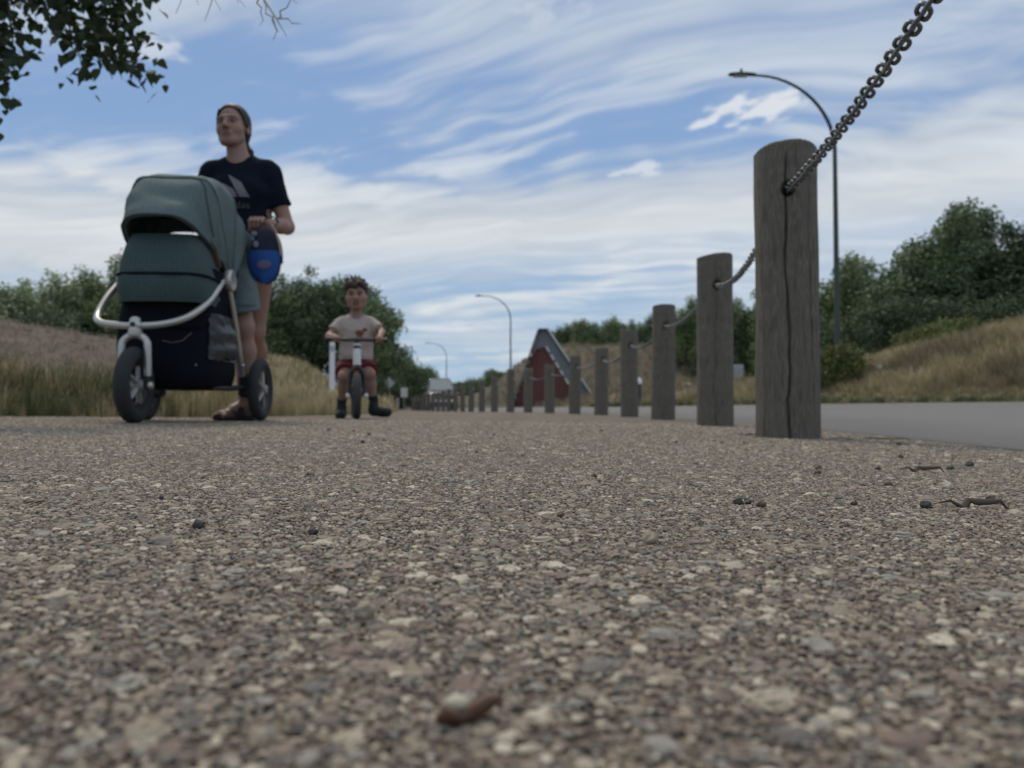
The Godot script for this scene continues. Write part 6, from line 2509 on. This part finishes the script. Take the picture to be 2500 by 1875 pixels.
	# tee
	var tf := Field.new(Vector3(-0.22, 0.37, -0.16), Vector3(0.22, 0.76, 0.16), 0.0075)
	torso.call(tf, 0.014)
	tf.ell(Vector3(0, 0.43, -0.01), Vector3(0.112, 0.09, 0.100), 0.03)
	tf.cap(sh_r, sh_r.lerp(el_r, 0.75), 0.045, 0.047, 0.02)
	tf.cap(sh_l, sh_l.lerp(el_l, 0.75), 0.045, 0.047, 0.02)
	tf.cap(Vector3(0, 0.675, -0.005), Vector3(0, 0.712, 0.0), 0.057, 0.050, 0.02)
	var fold := FastNoiseLite.new()
	fold.seed = 18
	fold.frequency = 8.0
	tf.rough(fold, 0.010)
	for q in [[sh_r, el_r], [sh_l, el_l]]:
		var d: Vector3 = (q[1] - q[0]).normalized()
		var cut: Vector3 = q[0] + d * 0.088
		for i in tf.f.size():
			if tf.f[i] > 900.0:
				continue
			var p := tf.o + Vector3(i % tf.nx, (i / tf.nx) % tf.ny, i / (tf.nx * tf.ny)) * tf.h
			if absf(p.x) > 0.118 and signf(p.x) == signf(q[0].x):
				tf.f[i] = maxf(tf.f[i], (p - cut).dot(d))
	tf.clip(Vector3(0, -1, 0.0), Vector3(0, 0.405, 0))
	tf.cap(Vector3(0, 0.735, 0.008), Vector3(0, 0.82, 0.014), 0.049, 0.056, 0.006, true)
	tf.cap(Vector3(0, 0.712, 0.042), Vector3(0, 0.78, 0.07), 0.030, 0.045, 0.008, true)
	var tg := Geo.new()
	tf.into(tg)
	var shirt := part("tee_shirt", tg.mesh(tee), who)
	# brownish red print on the chest
	var pg := Geo.new()
	var touch := func(x: float, y: float) -> Vector3:
		var z := 0.15
		while z > -0.05 and tf.at(Vector3(x, y, z)) > 0.0:
			z -= 0.001
		return Vector3(x, y, z + 0.002)
	for blob in [[0.022, 0.588, 0.030, 0.020], [0.058, 0.612, 0.017, 0.014], [0.012, 0.568, 0.008, 0.012], [0.034, 0.566, 0.008, 0.012]]:
		var mid := pg.vert(touch.call(blob[0], blob[1]))
		for k in 16:
			var a := TAU * k / 16
			pg.vert(touch.call(blob[0] + cos(a) * blob[2], blob[1] + sin(a) * blob[3]))
		for k in 16:
			pg.tri(mid, mid + 1 + k, mid + 1 + (k + 1) % 16)
	part("chest_print", pg.mesh(mat("rust_print", lin(0.16, 0.065, 0.045), 0.9), false, false), shirt)
	# shorts
	var sf := Field.new(Vector3(-0.17, 0.22, -0.15), Vector3(0.17, 0.50, 0.2), 0.0085)
	sf.ell(Vector3(0, 0.385, -0.03), Vector3(0.109, 0.095, 0.094), 0.03)
	sf.cap(hip_r, knee_r, 0.070, 0.068, 0.02)
	sf.cap(hip_l, knee_l, 0.070, 0.068, 0.02)
	sf.clip(Vector3(0, -0.5, 0.86).normalized(), Vector3(0, 0.315, 0.075))
	sf.clip(Vector3(0, 1, 0), Vector3(0, 0.47, 0))
	var sg := Geo.new()
	sf.into(sg)
	part("shorts", sg.mesh(maroon), who)
	# shoes and socks
	for q in [[ank_r, Vector3(-0.105, 0.022, 0.10), 0.0], [ank_l, Vector3(0.205, 0.045, 0.165), 1.0]]:
		var ff := Field.new(q[0].min(q[1]) - Vector3(0.06, 0.10, 0.08), q[0].max(q[1]) + Vector3(0.06, 0.06, 0.06), 0.006)
		var heel: Vector3 = Vector3(q[0].x, q[0].y - 0.055, q[0].z - 0.012)
		ff.cap(heel, q[1], 0.034, 0.030, 0.02)
		ff.cap(heel.lerp(q[1], 0.6), q[1], 0.034, 0.031, 0.015)
		ff.cap(heel + Vector3(0, 0.02, 0), q[0] + Vector3(0, -0.01, 0), 0.036, 0.034, 0.02)
		if q[2] == 0.0:
			ff.clip(Vector3(0, -1, 0), Vector3(0, 0.003, 0))
		var sh := Geo.new()
		ff.into(sh)
		var so := part("shoe", sh.mesh(shoe), who)
		var sk := Geo.new()
		sk.tube([q[0] + Vector3(0, -0.03, 0), q[0] + Vector3(0, 0.02, 0.0), q[0].lerp(knee_r if q[2] == 0.0 else knee_l, 0.28)], [0.032, 0.0315, 0.036], 14)
		part("sock", sk.mesh(sock), so)

	# the balance bike
	var black := mat("bike_black", lin(0.017, 0.019, 0.023), 0.4)
	var white := mat("bike_white", lin(0.68, 0.70, 0.72), 0.35)
	var orange := mat("bike_orange", lin(0.55, 0.19, 0.03), 0.4)
	var rubber := mat("bike_rubber", lin(0.05, 0.052, 0.055), 0.85)
	var b := thing("balance_bike", "child's small balance bike with a white head tube and black fork", "bicycle", at, turn)
	g = Geo.new()
	g.tube([Vector3(0, 0.40, 0.255), Vector3(0, 0.335, 0.13), Vector3(0, 0.27, -0.02), Vector3(0, 0.22, -0.14)], [0.019, 0.02, 0.02, 0.016], 12)
	for sd in [-1.0, 1.0]:
		g.tube([Vector3(0.0, 0.25, -0.07), Vector3(0.042 * sd, 0.2, -0.16), Vector3(0.047 * sd, 0.152, -0.235)], 0.010, 8)
	part("frame", g.mesh(orange), b)
	g = Geo.new()
	g.disc(Vector3(0, 0.352, 0.292), Vector3(0, 1, -0.20).normalized(), [[0.0, 0.022], [0.004, 0.026], [0.108, 0.026], [0.112, 0.021]], 18)
	part("head_tube", g.mesh(white), b)
	g = Geo.new()
	g.disc(Vector3(0, 0.462, 0.270), Vector3(0, 1, -0.20).normalized(), [[0.0, 0.022], [0.018, 0.022], [0.022, 0.017], [0.055, 0.017]], 14)
	part("stem", g.mesh(black), b)
	g = Geo.new()
	g.disc(Vector3(0, 0.482, 0.268), Vector3(0, 1, -0.2).normalized(), [[0.0, 0.026], [0.012, 0.026]], 14)
	part("clamp", g.mesh(white), b)
	g = Geo.new()
	g.tube([Vector3(-0.19, 0.525, 0.252), Vector3(-0.08, 0.525, 0.262), Vector3(0.08, 0.525, 0.262), Vector3(0.19, 0.525, 0.252)], 0.0115, 10)
	var bars := part("handlebar", g.mesh(black), b)
	for sd in [-1.0, 1.0]:
		g = Geo.new()
		g.disc(Vector3(0.105 * sd, 0.525, 0.2605), Vector3(sd, 0, -0.07).normalized(), [[0.0, 0.016], [0.006, 0.0135], [0.08, 0.0135], [0.084, 0.019], [0.094, 0.017]], 12)
		part("grip", g.mesh(black), bars)
	g = Geo.new()
	var fk := []
	for k in 13:
		var a := PI * k / 12.0
		fk.append(Vector3(0.046 * cos(a), 0.275 + 0.062 * sin(a), 0.312 - 0.012 * sin(a)))
	fk.push_front(Vector3(0.047, 0.152, 0.332))
	fk.append(Vector3(-0.047, 0.152, 0.332))
	g.tube(fk, 0.0135, 10)
	var fork := part("fork", g.mesh(black), b)
	for sd in [-1.0, 1.0]:
		g = Geo.new()
		g.disc(Vector3(0.046 * sd, 0.152, 0.332), Vector3(sd, 0, 0), [[0.0, 0.017], [0.02, 0.016], [0.026, 0.01]], 12)
		part("axle_cap", g.mesh(white), fork)
	spoked_wheel(b, Vector3(0, 0.152, 0.332), 0.152, 0.05, Vector3(1, 0, 0), rubber, black, black, 6, "front_wheel")
	spoked_wheel(b, Vector3(0, 0.152, -0.235), 0.152, 0.05, Vector3(1, 0, 0), rubber, black, black, 6, "rear_wheel")
	g = Geo.new()
	g.ball(Vector3(0, 0.315, -0.07), Vector3(0.055, 0.022, 0.10), 16, 8)
	part("saddle", g.mesh(black), b)


func _ready() -> void:
	noise.seed = 3
	noise.noise_type = FastNoiseLite.TYPE_SIMPLEX_SMOOTH
	noise.frequency = 0.02
	noise.fractal_octaves = 4
	setup_view()
	M_grain = noise_tex(0.05, 256, [[0.0, Color(0.74, 0.74, 0.74)], [0.5, Color(0.9, 0.9, 0.9)], [1.0, Color(1, 1, 1)]], FastNoiseLite.TYPE_SIMPLEX_SMOOTH, 5, 2)
	build_ground()
	plant_setup()
	sow_grass()
	plant_trees()
	build_gable()
	build_lamps()
	build_signs()
	build_pickup()
	build_fence()
	overhead_tree()
	build_stroller()
	build_woman()
	build_child()
	scatter_debris()
